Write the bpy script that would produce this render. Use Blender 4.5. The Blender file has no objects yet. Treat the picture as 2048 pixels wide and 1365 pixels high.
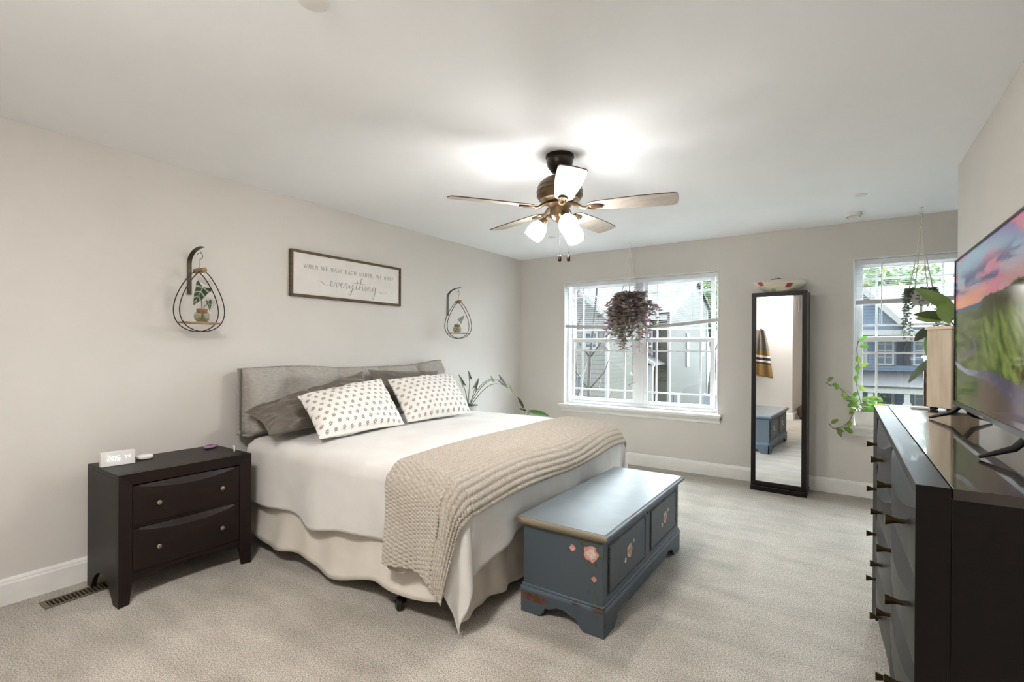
import bpy, bmesh, math, random
import numpy as np
from mathutils import Vector, Matrix, noise as mnoise
SC = bpy.context.scene
COL = SC.collection
random.seed(7)
RNG = np.random.default_rng(7)
PI = math.pi

# ------------------------------------------------------------------ camera
F_PX, YAW, PITCH, ROLL, CY = 982.44, 0.5949, -0.0024, 0.0052, 698.84
Fv = Vector((-math.sin(YAW)*math.cos(PITCH), math.cos(YAW)*math.cos(PITCH), math.sin(PITCH)))
Rv = Vector((math.cos(YAW), math.sin(YAW), 0)); Uv = Rv.cross(Fv)
R2 = Rv*math.cos(ROLL)+Uv*math.sin(ROLL); U2 = Uv*math.cos(ROLL)-Rv*math.sin(ROLL)
cd = bpy.data.cameras.new('camera'); cam = bpy.data.objects.new('camera', cd); COL.objects.link(cam)
M = Matrix((R2, U2, -Fv)).transposed().to_4x4(); M.translation = (3.4831, 0, 1.3025)
cam.matrix_world = M
cd.sensor_width = 36; cd.lens = 36*F_PX/2048; cd.shift_y = (CY-682.5)/2048
cd.clip_start = 0.05; cd.clip_end = 300
SC.camera = cam

# ------------------------------------------------------------------ world, sun, exposure
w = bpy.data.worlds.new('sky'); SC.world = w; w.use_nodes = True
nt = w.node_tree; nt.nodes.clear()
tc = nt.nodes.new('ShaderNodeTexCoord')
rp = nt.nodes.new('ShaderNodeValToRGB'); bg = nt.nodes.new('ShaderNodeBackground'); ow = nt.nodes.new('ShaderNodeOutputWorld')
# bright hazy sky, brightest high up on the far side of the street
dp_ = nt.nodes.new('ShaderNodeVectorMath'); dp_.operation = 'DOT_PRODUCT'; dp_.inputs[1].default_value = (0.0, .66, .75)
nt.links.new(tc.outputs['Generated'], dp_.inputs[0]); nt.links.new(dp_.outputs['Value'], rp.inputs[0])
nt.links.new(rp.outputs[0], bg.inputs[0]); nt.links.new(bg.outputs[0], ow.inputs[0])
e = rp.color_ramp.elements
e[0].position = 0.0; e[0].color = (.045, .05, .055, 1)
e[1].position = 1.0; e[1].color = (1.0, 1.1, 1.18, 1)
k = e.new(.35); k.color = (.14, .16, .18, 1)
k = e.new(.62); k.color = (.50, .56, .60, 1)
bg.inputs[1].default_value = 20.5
sd = bpy.data.lights.new('sun', 'SUN'); sd.energy = .8; sd.angle = math.radians(2); sd.color = (1, .96, .9)
sun = bpy.data.objects.new('sun', sd); COL.objects.link(sun)
sun.rotation_euler = Vector((.45, .75, -.62)).to_track_quat('-Z', 'Y').to_euler()   # from behind the house, over its roof
vs = SC.view_settings
vs.view_transform = 'Standard'; vs.look = 'None'; vs.exposure = 1.46; vs.gamma = 1.0; vs.use_curve_mapping = False
LAMP = 23.0            # radiance of the fan's frosted shades
LAMP_COL = (1, .98, .955)
BULB = 240.0         # radiance of the bulbs inside them
FILL = 63.0           # radiance of the added fill light on the ceiling, out of view

# ------------------------------------------------------------------ materials
def srgb(r, g, b):
    f = lambda c: (c/255/12.92) if c/255 <= .04045 else ((c/255+.055)/1.055)**2.4
    return (f(r), f(g), f(b), 1)
def base_mat(name):
    m = bpy.data.materials.new(name); m.use_nodes = True
    t = m.node_tree; p = t.nodes['Principled BSDF']
    return m, t, p
def nd(t, typ, **kw):
    n = t.nodes.new(typ)
    for a, b in kw.items(): setattr(n, a, b)
    return n
def mat(name, col, rough=.5, metal=0, col2=None, scale=8, detail=4, stretch=None, bump=0, bscale=60, coat=0, spec=.5, coord='Object', sheen=0, fac=(.35, .65)):
    m, t, p = base_mat(name)
    p.inputs['Base Color'].default_value = col; p.inputs['Roughness'].default_value = rough
    p.inputs['Metallic'].default_value = metal; p.inputs['Coat Weight'].default_value = coat
    p.inputs['Specular IOR Level'].default_value = spec; p.inputs['Sheen Weight'].default_value = sheen
    tcn = nd(t, 'ShaderNodeTexCoord'); mp = nd(t, 'ShaderNodeMapping')
    t.links.new(tcn.outputs[coord], mp.inputs[0])
    if stretch: mp.inputs['Scale'].default_value = stretch
    n = nd(t, 'ShaderNodeTexNoise'); n.inputs['Scale'].default_value = scale; n.inputs['Detail'].default_value = detail
    t.links.new(mp.outputs[0], n.inputs['Vector'])
    if col2 is None: col2 = tuple(c*.93 for c in col[:3])+(1,)
    r = nd(t, 'ShaderNodeValToRGB'); r.color_ramp.elements[0].position = fac[0]; r.color_ramp.elements[1].position = fac[1]
    r.color_ramp.elements[0].color = col; r.color_ramp.elements[1].color = col2
    t.links.new(n.outputs['Fac'], r.inputs[0]); t.links.new(r.outputs[0], p.inputs['Base Color'])
    if bump:
        n2 = nd(t, 'ShaderNodeTexNoise'); n2.inputs['Scale'].default_value = bscale; n2.inputs['Detail'].default_value = 3
        t.links.new(mp.outputs[0], n2.inputs['Vector'])
        b = nd(t, 'ShaderNodeBump'); b.inputs['Strength'].default_value = bump; b.inputs['Distance'].default_value = .01
        t.links.new(n2.outputs['Fac'], b.inputs['Height']); t.links.new(b.outputs[0], p.inputs['Normal'])
    return m
def emit(name, col, s):
    m, t, p = base_mat(name)
    p.inputs['Base Color'].default_value = (.8, .8, .8, 1)
    p.inputs['Emission Color'].default_value = tuple(col[:3])+(1,); p.inputs['Emission Strength'].default_value = s
    return m
def glass_mat(name, tint=(1, 1, 1, 1), refl=.6):
    m = bpy.data.materials.new(name); m.use_nodes = True; t = m.node_tree; t.nodes.clear()
    o = nd(t, 'ShaderNodeOutputMaterial'); mx = nd(t, 'ShaderNodeMixShader'); tr = nd(t, 'ShaderNodeBsdfTransparent')
    g = nd(t, 'ShaderNodeBsdfGlossy'); fr = nd(t, 'ShaderNodeLayerWeight'); pw = nd(t, 'ShaderNodeMath', operation='POWER'); mu = nd(t, 'ShaderNodeMath', operation='MULTIPLY_ADD')
    tr.inputs[0].default_value = tint; g.inputs['Roughness'].default_value = .02; fr.inputs[0].default_value = .5; pw.inputs[1].default_value = 4; mu.inputs[1].default_value = refl; mu.inputs[2].default_value = .04
    t.links.new(fr.outputs['Facing'], pw.inputs[0]); t.links.new(pw.outputs[0], mu.inputs[0]); t.links.new(mu.outputs[0], mx.inputs[0])
    t.links.new(tr.outputs[0], mx.inputs[1]); t.links.new(g.outputs[0], mx.inputs[2]); t.links.new(mx.outputs[0], o.inputs[0])
    return m
def leaf_mat(name, trans=.35):
    m, t, p = base_mat(name)
    a = nd(t, 'ShaderNodeAttribute'); a.attribute_name = 'Col'
    p.inputs['Roughness'].default_value = .42
    t.links.new(a.outputs['Color'], p.inputs['Base Color'])
    tl = nd(t, 'ShaderNodeBsdfTranslucent'); t.links.new(a.outputs['Color'], tl.inputs[0])
    mx = nd(t, 'ShaderNodeMixShader'); mx.inputs[0].default_value = trans
    o = t.nodes['Material Output']
    t.links.new(p.outputs[0], mx.inputs[1]); t.links.new(tl.outputs[0], mx.inputs[2]); t.links.new(mx.outputs[0], o.inputs[0])
    return m

WALL = mat('wall_paint', srgb(211, 205, 198), .75, col2=srgb(209, 203, 196), scale=3, bump=.05, bscale=220)
CEIL = mat('ceiling_paint', srgb(248, 249, 250), .85, col2=srgb(246, 247, 248), scale=3, bump=.05, bscale=200)
TRIM = mat('white_trim', srgb(236, 233, 228), .35)
VINYL = mat('white_vinyl', srgb(226, 227, 227), .35)
def carpet():
    m, t, p = base_mat('grey_carpet')
    p.inputs['Roughness'].default_value = 1; p.inputs['Specular IOR Level'].default_value = .1; p.inputs['Sheen Weight'].default_value = .25
    tcn = nd(t, 'ShaderNodeTexCoord')
    mp = nd(t, 'ShaderNodeMapping'); t.links.new(tcn.outputs['Object'], mp.inputs[0])
    def noise(s, d, scale=None):
        n = nd(t, 'ShaderNodeTexNoise'); n.inputs['Scale'].default_value = s; n.inputs['Detail'].default_value = d
        src = mp
        if scale:
            src = nd(t, 'ShaderNodeMapping'); src.inputs['Scale'].default_value = scale; src.inputs['Rotation'].default_value = (0, 0, .5)
            t.links.new(tcn.outputs['Object'], src.inputs[0])
        t.links.new(src.outputs[0], n.inputs['Vector']); return n
    fine = noise(190, 4); mid = noise(45, 3); big = noise(2.2, 3, (1, .35, 1)); tr = noise(5, 2, (.5, 1.6, 1))
    r = nd(t, 'ShaderNodeValToRGB'); el = r.color_ramp.elements
    el[0].position = .34; el[0].color = srgb(118, 110, 99); el[1].position = .64; el[1].color = srgb(214, 205, 192)
    t.links.new(fine.outputs['Fac'], r.inputs[0])
    r2 = nd(t, 'ShaderNodeValToRGB'); el = r2.color_ramp.elements
    el[0].position = .38; el[0].color = (.76, .75, .73, 1); el[1].position = .6; el[1].color = (1.06, 1.06, 1.06, 1)
    ad = nd(t, 'ShaderNodeMix', data_type='FLOAT'); ad.inputs[0].default_value = .45
    t.links.new(big.outputs['Fac'], ad.inputs[2]); t.links.new(tr.outputs['Fac'], ad.inputs[3]); t.links.new(ad.outputs[0], r2.inputs[0])
    mu = nd(t, 'ShaderNodeMix', data_type='RGBA', blend_type='MULTIPLY'); mu.inputs[0].default_value = 1
    t.links.new(r.outputs[0], mu.inputs[6]); t.links.new(r2.outputs[0], mu.inputs[7]); t.links.new(mu.outputs[2], p.inputs['Base Color'])
    h = nd(t, 'ShaderNodeMix', data_type='FLOAT'); h.inputs[0].default_value = .4
    t.links.new(fine.outputs['Fac'], h.inputs[2]); t.links.new(mid.outputs['Fac'], h.inputs[3])
    b = nd(t, 'ShaderNodeBump'); b.inputs['Strength'].default_value = .9; b.inputs['Distance'].default_value = .012
    t.links.new(h.outputs[0], b.inputs['Height']); t.links.new(b.outputs[0], p.inputs['Normal'])
    return m
CARPET = carpet()
ESP = mat('espresso_wood', srgb(30, 17, 12), .46, col2=srgb(21, 12, 9), scale=3, stretch=(3, 1, 14), coat=.0, spec=.3)
ESPD = mat('espresso_dresser_wood', srgb(18, 12, 10), .4, col2=srgb(13, 9, 7), scale=3, stretch=(14, 2, 14), coat=.03, spec=.2, bump=.04, bscale=14)
ESPTOP = mat('polished_espresso_top', srgb(40, 28, 23), .2, col2=srgb(24, 16, 13), scale=3, stretch=(14, 2, 14), coat=.8, bump=.02, bscale=10)
BLACKW = mat('black_wood', srgb(16, 13, 11), .42, col2=srgb(26, 19, 14), scale=4, stretch=(6, 6, 1), spec=.25)
NICKEL = mat('aged_nickel', srgb(150, 140, 122), .35, .9)
BRONZE = mat('dark_bronze', srgb(58, 46, 34), .35, .8)
BRASSY = mat('brown_brass', srgb(84, 70, 48), .35, .85)
FANMET = mat('fan_bronze', srgb(92, 74, 54), .34, .8)
FANDK = mat('fan_dark_bronze', srgb(36, 27, 20), .3, .5)
BLADEB = mat('blade_underside', srgb(186, 176, 164), .5, col2=srgb(160, 150, 138), scale=4, stretch=(2, 30, 2))
BLADET = mat('blade_top', srgb(70, 50, 36), .5)
SHADE = emit('lit_frosted_glass', LAMP_COL, LAMP); BULBM = emit('lit_bulb', LAMP_COL, BULB)
WHITEPL = mat('white_plastic', srgb(236, 233, 229), .4)
BLACKPL = mat('black_plastic', srgb(18, 18, 19), .35)
PURPLE = mat('purple_plastic', srgb(170, 126, 170), .4)
SCREENB = mat('black_screen', srgb(12, 12, 14), .1)
LED = emit('white_led', (1, 1, 1), .8)
QUILT = mat('cream_blanket', srgb(217, 213, 208), .9, col2=srgb(209, 204, 198), scale=5, bump=.18, bscale=300, sheen=.3)
SKIRT = mat('cream_linen_skirt', srgb(214, 206, 194), .9, col2=srgb(205, 196, 184), scale=6, bump=.12, bscale=400)
MATTR = mat('white_mattress_ticking', srgb(225, 222, 216), .9)
KNIT = mat('taupe_knit', srgb(180, 171, 157), .95, col2=srgb(164, 154, 140), scale=90, bump=.3, bscale=500, sheen=.3)
DARKP = mat('brown_satin', srgb(98, 88, 76), .42, col2=srgb(84, 75, 65), scale=6, bump=.15, bscale=12, sheen=.2)
LINEN = mat('grey_linen', srgb(176, 170, 161), .95, col2=srgb(150, 144, 136), scale=30, stretch=(1, 1, 14), bump=.25, bscale=250)
SIGNF = mat('sign_frame_wood', srgb(96, 78, 52), .55, col2=srgb(74, 58, 38), scale=6, stretch=(2, 1, 20))
SIGNW = mat('sign_board', srgb(226, 220, 214), .7)
INK = mat('grey_ink', srgb(110, 104, 98), .7)
WIRE = mat('black_wire', srgb(52, 44, 34), .45, .4)
IRON = mat('bronzed_iron', srgb(70, 62, 48), .45, .6)
WOODL = mat('light_bar_wood', srgb(160, 128, 90), .55, col2=srgb(130, 100, 68), scale=8, stretch=(8, 1, 8))
CORK = mat('cork', srgb(150, 104, 72), .8, col2=srgb(128, 86, 58), scale=60)
WATER = glass_mat('root_water', (.86, .78, .62, 1), .3)
GLASS = glass_mat('clear_glass', (.82, .84, .84, 1))
VASEG = glass_mat('vase_glass', (.93, .95, .93, 1), 1.0)
ROOTS = mat('brown_roots', srgb(126, 86, 46), .8)
LEAF = leaf_mat('leaf')
STEM = mat('green_stem', srgb(92, 110, 62), .5)
STEMB = mat('brown_stem', srgb(120, 104, 84), .6)
SOIL = mat('soil', srgb(52, 40, 32), .95, bump=.6, bscale=80)
POTG = mat('grey_pot', srgb(190, 186, 180), .6)
POTW = mat('white_pot', srgb(240, 238, 234), .4)
CORD = mat('cotton_cord', srgb(226, 220, 208), .9)
MIRROR = mat('mirror_glass', (.9, .9, .9, 1), 0.0, 1.0, col2=(.9, .9, .9, 1))
BASKET = mat('coiled_basket', srgb(226, 218, 200), .85, col2=srgb(206, 196, 176), scale=3, stretch=(1, 1, 60), bump=.3, bscale=40)
REDW = mat('red_weave', srgb(170, 66, 66), .85); GRNW = mat('green_weave', srgb(130, 164, 96), .85)
PATT = mat('black_white_pattern', srgb(20, 20, 22), .7, col2=srgb(200, 196, 190), scale=26, fac=(.5, .56))
OAK = mat('pale_oak', srgb(206, 190, 168), .55, col2=srgb(188, 170, 146), scale=5, stretch=(7, 7, 1))
OAKT = mat('pale_oak_edge', srgb(222, 200, 172), .55)
STANDW = mat('walnut_stand', srgb(92, 58, 40), .4, col2=srgb(72, 44, 30), scale=4, stretch=(6, 6, 1))
SLAT = mat('white_slat', srgb(188, 188, 187), .4)
VENTM = mat('brown_register', srgb(120, 108, 84), .4, .5)
DARK = mat('dark_cavity', srgb(14, 12, 10), .9)
def trunk_mat(name, blue, worn, amount, edge_rough=.5):
    return mat(name, blue, edge_rough, col2=worn, scale=9, detail=8, fac=(amount, amount+.08), bump=.08, bscale=30)
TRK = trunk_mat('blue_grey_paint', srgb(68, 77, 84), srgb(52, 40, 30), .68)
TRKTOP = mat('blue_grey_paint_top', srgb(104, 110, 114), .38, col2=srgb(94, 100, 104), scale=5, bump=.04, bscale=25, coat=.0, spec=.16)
TRKMLD = trunk_mat('worn_moulding_paint', srgb(86, 98, 108), srgb(74, 58, 42), .57, .4)
TRKEND = trunk_mat('gold_worn_paint', srgb(122, 110, 88), srgb(80, 62, 42), .55, .4)
TRKWEAR = mat('bare_wood_patch', srgb(104, 68, 44), .7, col2=srgb(70, 44, 30), scale=30)
BEADD = mat('dark_bead', srgb(52, 54, 58), .5)
ROSEP = mat('rose_pink', srgb(202, 152, 138), .6, col2=srgb(176, 116, 104), scale=40)
ROSEW = mat('rose_cream', srgb(214, 196, 184), .6, col2=srgb(188, 160, 150), scale=40)
ROSEL = mat('rose_leaf', srgb(60, 66, 36), .6, col2=srgb(84, 92, 54), scale=60)

def pillow_dots():
    m, t, p = base_mat('white_cotton_print')
    p.inputs['Roughness'].default_value = .9
    uv = nd(t, 'ShaderNodeUVMap'); sp = nd(t, 'ShaderNodeSeparateXYZ'); t.links.new(uv.outputs[0], sp.inputs[0])
    def mth(op, a, b=None):
        n = nd(t, 'ShaderNodeMath', operation=op)
        for i, v in enumerate((a, b)):
            if v is None: continue
            if isinstance(v, (int, float)): n.inputs[i].default_value = v
            else: t.links.new(v, n.inputs[i])
        return n.outputs[0]
    S = .064
    v = mth('DIVIDE', sp.outputs['Y'], S*.75); row = mth('FLOOR', v); fv = mth('SUBTRACT', mth('SUBTRACT', v, row), .5)
    par = mth('MULTIPLY', mth('FLOORED_MODULO', row, 2), .5)
    u = mth('ADD', mth('DIVIDE', sp.outputs['X'], S), par); fu = mth('SUBTRACT', mth('SUBTRACT', u, mth('FLOOR', u)), .5)
    fvs = mth('MULTIPLY', fv, .75)
    r = mth('SQRT', mth('ADD', mth('MULTIPLY', fu, fu), mth('MULTIPLY', fvs, fvs)))
    th = mth('ARCTAN2', fvs, fu)
    pet = mth('MULTIPLY', mth('COSINE', mth('MULTIPLY', th, 8)), .07)
    lim = mth('ADD', pet, .2)
    a = mth('LESS_THAN', r, lim); b = mth('GREATER_THAN', r, .05)
    k2 = mth('MULTIPLY', a, b)
    mx = nd(t, 'ShaderNodeMix', data_type='RGBA'); mx.inputs[6].default_value = srgb(228, 223, 216); mx.inputs[7].default_value = srgb(140, 134, 127)
    t.links.new(k2, mx.inputs[0]); t.links.new(mx.outputs[2], p.inputs['Base Color'])
    n = nd(t, 'ShaderNodeTexNoise'); n.inputs['Scale'].default_value = 14
    b2 = nd(t, 'ShaderNodeBump'); b2.inputs['Strength'].default_value = .25; b2.inputs['Distance'].default_value = .02
    t.links.new(n.outputs['Fac'], b2.inputs['Height']); t.links.new(b2.outputs[0], p.inputs['Normal'])
    return m
PRINT = pillow_dots()

# ------------------------------------------------------------------ mesh helpers
def box(bm, lo, hi):
    x0, y0, z0 = lo; x1, y1, z1 = hi
    v = [bm.verts.new(c) for c in ((x0,y0,z0),(x1,y0,z0),(x1,y1,z0),(x0,y1,z0),(x0,y0,z1),(x1,y0,z1),(x1,y1,z1),(x0,y1,z1))]
    for f in ((0,3,2,1),(4,5,6,7),(0,1,5,4),(1,2,6,5),(2,3,7,6),(3,0,4,7)): bm.faces.new([v[i] for i in f])
    return bm
def obox(bm, c, ax, ay, az, sx_, sy_, sz_):
    c = Vector(c); ax, ay, az = Vector(ax)*sx_/2, Vector(ay)*sy_/2, Vector(az)*sz_/2
    v = [bm.verts.new(c+ax*a+ay*b+az*d) for a, b, d in ((-1,-1,-1),(1,-1,-1),(1,1,-1),(-1,1,-1),(-1,-1,1),(1,-1,1),(1,1,1),(-1,1,1))]
    for f in ((0,3,2,1),(4,5,6,7),(0,1,5,4),(1,2,6,5),(2,3,7,6),(3,0,4,7)): bm.faces.new([v[i] for i in f])
    return bm
def prism(bm, pts, axis, a0, a1):
    def P(p, a):
        if axis == 'x': return (a, p[0], p[1])
        if axis == 'y': return (p[0], a, p[1])
        return (p[0], p[1], a)
    A = [bm.verts.new(P(p, a0)) for p in pts]; B = [bm.verts.new(P(p, a1)) for p in pts]
    n = len(pts)
    for i in range(n): bm.faces.new((A[i], A[(i+1) % n], B[(i+1) % n], B[i]))
    bm.faces.new(A[::-1]); bm.faces.new(B)
    return bm
def tube(bm, pts, r, n=8, closed=False):
    pts = [Vector(p) for p in pts]; rs = r if isinstance(r, (list, tuple)) else [r]*len(pts)
    rings = []; up = None
    for i, p in enumerate(pts):
        a = pts[i-1] if i or closed else p; b = pts[(i+1) % len(pts)] if (i < len(pts)-1 or closed) else p
        d = (b-a).normalized()
        if up is None:
            up = Vector((0, 0, 1)) if abs(d.z) < .9 else Vector((1, 0, 0))
        s = d.cross(up)
        if s.length < 1e-6: s = d.orthogonal()
        s.normalize(); up = s.cross(d).normalized()
        rings.append([bm.verts.new(p+(s*math.cos(2*PI*k/n)+up*math.sin(2*PI*k/n))*rs[i]) for k in range(n)])
    m = len(rings)
    for i in range(m if closed else m-1):
        A, B = rings[i], rings[(i+1) % m]
        for k in range(n): bm.faces.new((A[k], A[(k+1) % n], B[(k+1) % n], B[k]))
    if not closed:
        bm.faces.new(rings[0][::-1]); bm.faces.new(rings[-1])
    return bm
def lathe(bm, prof, c=(0, 0, 0), n=32, axis=None):
    c = Vector(c)
    z = Vector(axis).normalized() if axis else Vector((0, 0, 1))
    x = z.orthogonal().normalized() if axis else Vector((1, 0, 0)); y = z.cross(x)
    rings = []
    for r, h in prof:
        if r < 1e-6: rings.append([bm.verts.new(c+z*h)])
        else: rings.append([bm.verts.new(c+z*h+(x*math.cos(2*PI*k/n)+y*math.sin(2*PI*k/n))*r) for k in range(n)])
    for A, B in zip(rings, rings[1:]):
        for k in range(n):
            k1 = (k+1) % n
            if len(A) == 1 and len(B) == 1: continue
            if len(A) == 1: bm.faces.new((A[0], B[k1], B[k]))
            elif len(B) == 1: bm.faces.new((A[k], A[k1], B[0]))
            else: bm.faces.new((A[k], A[k1], B[k1], B[k]))
    return bm
def cyl(bm, c, r, h, n=24, axis=None):
    return lathe(bm, [(0, 0), (r, 0), (r, h), (0, h)], c, n, axis)
def BM(): return bmesh.new()
def finish(o, bevel, seg=2):
    if bevel:
        b = o.modifiers.new('bevel', 'BEVEL'); b.width = bevel; b.segments = seg; b.limit_method = 'ANGLE'; b.angle_limit = math.radians(40)
def obj(name, bm, m, parent=None, smooth=False, bevel=0, fix=True):
    me = bpy.data.meshes.new(name)
    if fix: bmesh.ops.recalc_face_normals(bm, faces=bm.faces[:])
    bm.to_mesh(me); bm.free()
    ms = m if isinstance(m, (list, tuple)) else [m]
    for q in ms: me.materials.append(q)
    if smooth:
        me.shade_smooth() if smooth is True else me.set_sharp_from_angle(angle=smooth)
        if smooth is not True:
            for p in me.polygons: p.use_smooth = True
    o = bpy.data.objects.new(name, me); COL.objects.link(o)
    finish(o, bevel)
    if parent: o.parent = parent
    return o
def arr(name, V, Fc, m, parent=None, smooth=True, uv=None, col=None):
    me = bpy.data.meshes.new(name); me.from_pydata([tuple(v) for v in V], [], [tuple(f) for f in Fc]); me.update()
    me.materials.append(m)
    if smooth: me.shade_smooth()
    if uv is not None:
        l = me.uv_layers.new(name='UVMap'); idx = np.empty(len(me.loops), dtype=np.int32); me.loops.foreach_get('vertex_index', idx)
        l.data.foreach_set('uv', np.asarray(uv)[idx].astype(np.float32).ravel())
    if col is not None:
        c = me.color_attributes.new('Col', 'FLOAT_COLOR', 'POINT')
        c.data.foreach_set('color', np.asarray(col, dtype=np.float32).ravel())
    o = bpy.data.objects.new(name, me); COL.objects.link(o)
    if parent: o.parent = parent
    return o
def gfaces(n, m, off=0, wrap=False):
    F = []
    for i in range(n-1):
        for j in range(m-1 if not wrap else m):
            j1 = (j+1) % m
            F.append((off+i*m+j, off+(i+1)*m+j, off+(i+1)*m+j1, off+i*m+j1))
    return F
def thing(name, label, cat, loc=(0, 0, 0), rz=0, group=None):
    o = bpy.data.objects.new(name, None); COL.objects.link(o); o.empty_display_size = .05
    o.location = loc; o.rotation_euler = (0, 0, rz)
    return tag(o, label, cat, group)
def tag(o, label, cat, group=None, kind=None):
    o['label'] = label; o['category'] = cat
    if group: o['group'] = group
    if kind: o['kind'] = kind
    return o
def struct(o):
    o['kind'] = 'structure'; return o
def settle(o):   # move a one-mesh thing's origin to the bottom centre of its own mesh
    me = o.data; co = np.empty(len(me.vertices)*3); me.vertices.foreach_get('co', co); co = co.reshape(-1, 3)
    c = (co.min(0)+co.max(0))/2; c[2] = co[:, 2].min()
    me.vertices.foreach_set('co', (co-c).ravel()); o.location = c; me.update(); return o
def copy_tree(o, parent=None):
    c = o.copy(); COL.objects.link(c)
    if parent: c.parent = parent
    for ch in [q for q in bpy.data.objects if q.parent == o]: copy_tree(ch, c)
    return c
def n3(x, y, z=0): return mnoise.noise(Vector((x, y, z)))

# ------------------------------------------------------------------ room shell
H, D, XT, YT, XA, YR = 2.44, 5.34, 4.06, 4.06, 5.3, -.24
T = .12
b = BM(); box(b, (-T, -1.8, -.2), (XA+T, D+.2, 0)); struct(obj('floor', b, CARPET))
b = BM(); box(b, (-T, -1.8, H), (XA+T, D+.2, H+.15)); struct(obj('ceiling', b, CEIL))
b = BM(); box(b, (-T, YR-T, 0), (0, D+.2, H)); struct(obj('wall_left', b, WALL))
W1 = (.634, 2.42, .635, 2.105); W2 = (3.543, 4.345, .635, 2.115)
b = BM()
xs = [0, W1[0], W1[1], W2[0], W2[1], XA]
for i in (0, 2, 4): box(b, (xs[i], D, 0), (xs[i+1], D+.16, H))
for wn in (W1, W2):
    box(b, (wn[0], D, 0), (wn[1], D+.16, wn[2]-.03)); box(b, (wn[0], D, wn[3]), (wn[1], D+.16, H))
struct(obj('wall_back', b, WALL))
b = BM(); box(b, (XT, -1.7, 0), (XT+T, YT, H)); box(b, (XT+T, YT-T, 0), (XA, YT, H)); box(b, (XA, YT-T, 0), (XA+T, D, H)); struct(obj('wall_right', b, WALL))
b = BM(); box(b, (0, YR-T, 0), (2.33, YR, H)); box(b, (2.33-T, -1.6, 0), (2.33, YR-T, H)); box(b, (2.33-T, -1.6-T, 0), (XT, -1.6, H)); struct(obj('wall_rear', b, WALL))
def baseboard(name, p0, p1, nrm):
    p0, p1, nrm = Vector(p0), Vector(p1), Vector(nrm); b = BM()
    prof = [(0, 0), (.016, 0), (.016, .105), (.013, .112), (.013, .118), (.008, .13), (0, .132)]
    A = [b.verts.new(p0+nrm*d+Vector((0, 0, z))) for d, z in prof]; B = [b.verts.new(p1+nrm*d+Vector((0, 0, z))) for d, z in prof]
    for i in range(len(prof)):
        j = (i+1) % len(prof); b.faces.new((A[i], A[j], B[j], B[i]))
    b.faces.new(A[::-1]); b.faces.new(B)
    struct(obj(name, b, TRIM))
baseboard('baseboard_left', (0, YR+.016, 0), (0, D, 0), (1, 0, 0))
baseboard('baseboard_back', (.016, D, 0), (XA, D, 0), (0, -1, 0))
baseboard('baseboard_rear', (0, YR, 0), (2.33, YR, 0), (0, 1, 0))
baseboard('baseboard_right', (XT, -1.6, 0), (XT, YT, 0), (-1, 0, 0))
baseboard('baseboard_alcove', (XT, YT, 0), (XA, YT, 0), (0, 1, 0))
baseboard('baseboard_hall', (2.33, -1.6, 0), (2.33, YR, 0), (1, 0, 0))

# ------------------------------------------------------------------ windows
def window(idx, wn, units):
    x0, x1, z0, z1 = wn; ya, yb = D+.075, D+.15
    b = BM()
    fr = .035
    box(b, (x0, ya, z0), (x0+fr, yb, z1)); box(b, (x1-fr, ya, z0), (x1, yb, z1))
    box(b, (x0+fr, ya, z1-fr), (x1-fr, yb, z1)); box(b, (x0+fr, ya, z0), (x1-fr, yb, z0+fr))
    # white jamb lining of the reveal
    box(b, (x0, D-.004, z0), (x0+.012, ya, z1)); box(b, (x1-.012, D-.004, z0), (x1, ya, z1)); box(b, (x0+.012, D-.004, z1-.012), (x1-.012, ya, z1))
    n = len(units)
    for i in range(n-1): box(b, (units[i][1], ya-.004, z0+fr), (units[i+1][0], yb, z1-fr))
    root = struct(obj('window_%d' % idx, b, VINYL, bevel=.003))
    b = BM(); box(b, (x0-.035, D-.085, z0-.03), (x1+.035, D+.09, z0)); 
    obj('window_sill', b, TRIM, root, bevel=.006)
    b = BM(); prism(b, [(D, z0-.03), (D-.05, z0-.03), (D-.045, z0-.05), (D-.02, z0-.072), (D-.016, z0-.095), (D, z0-.095)], 'x', x0-.02, x1+.02)
    obj('window_apron', b, TRIM, root, bevel=.002)
    zm = 1.40
    for (u0, u1) in units:
        for (s0, s1, yy, nm) in ((z0+fr, zm+.018, ya+.012, 'lower_sash'), (zm-.018, z1-fr, ya+.042, 'upper_sash')):
            st = .042; b = BM()
            box(b, (u0, yy, s0), (u0+st, yy+.028, s1)); box(b, (u1-st, yy, s0), (u1, yy+.028, s1))
            box(b, (u0+st, yy, s0), (u1-st, yy+.028, s0+st)); box(b, (u0+st, yy, s1-st), (u1-st, yy+.028, s1))
            sash = obj(nm, b, VINYL, root, bevel=.003)
            g0, g1, h0, h1 = u0+st, u1-st, s0+st, s1-st
            b = BM(); mw = .009; dx = .1; dz = .1
            for xx in (g0+dx, g1-dx): box(b, (xx-mw, yy+.010, h0), (xx+mw, yy+.018, h1))
            for zz in (h0+dz, h1-dz):
                for a, c in ((g0, g0+dx-mw), (g0+dx+mw, g1-dx-mw), (g1-dx+mw, g1)): box(b, (a, yy+.010, zz-mw), (c, yy+.018, zz+mw))
            obj('grille', b, VINYL, sash)
            b = BM(); box(b, (g0, yy+.019, h0), (g1, yy+.023, h1)); obj('pane', b, GLASS, sash)
    return root
window(1, W1, [(W1[0]+.06, 1.52), (1.605, W1[1]-.06)])
window(2, W2, [(W2[0]+.035, W2[1]-.035)])

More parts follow.
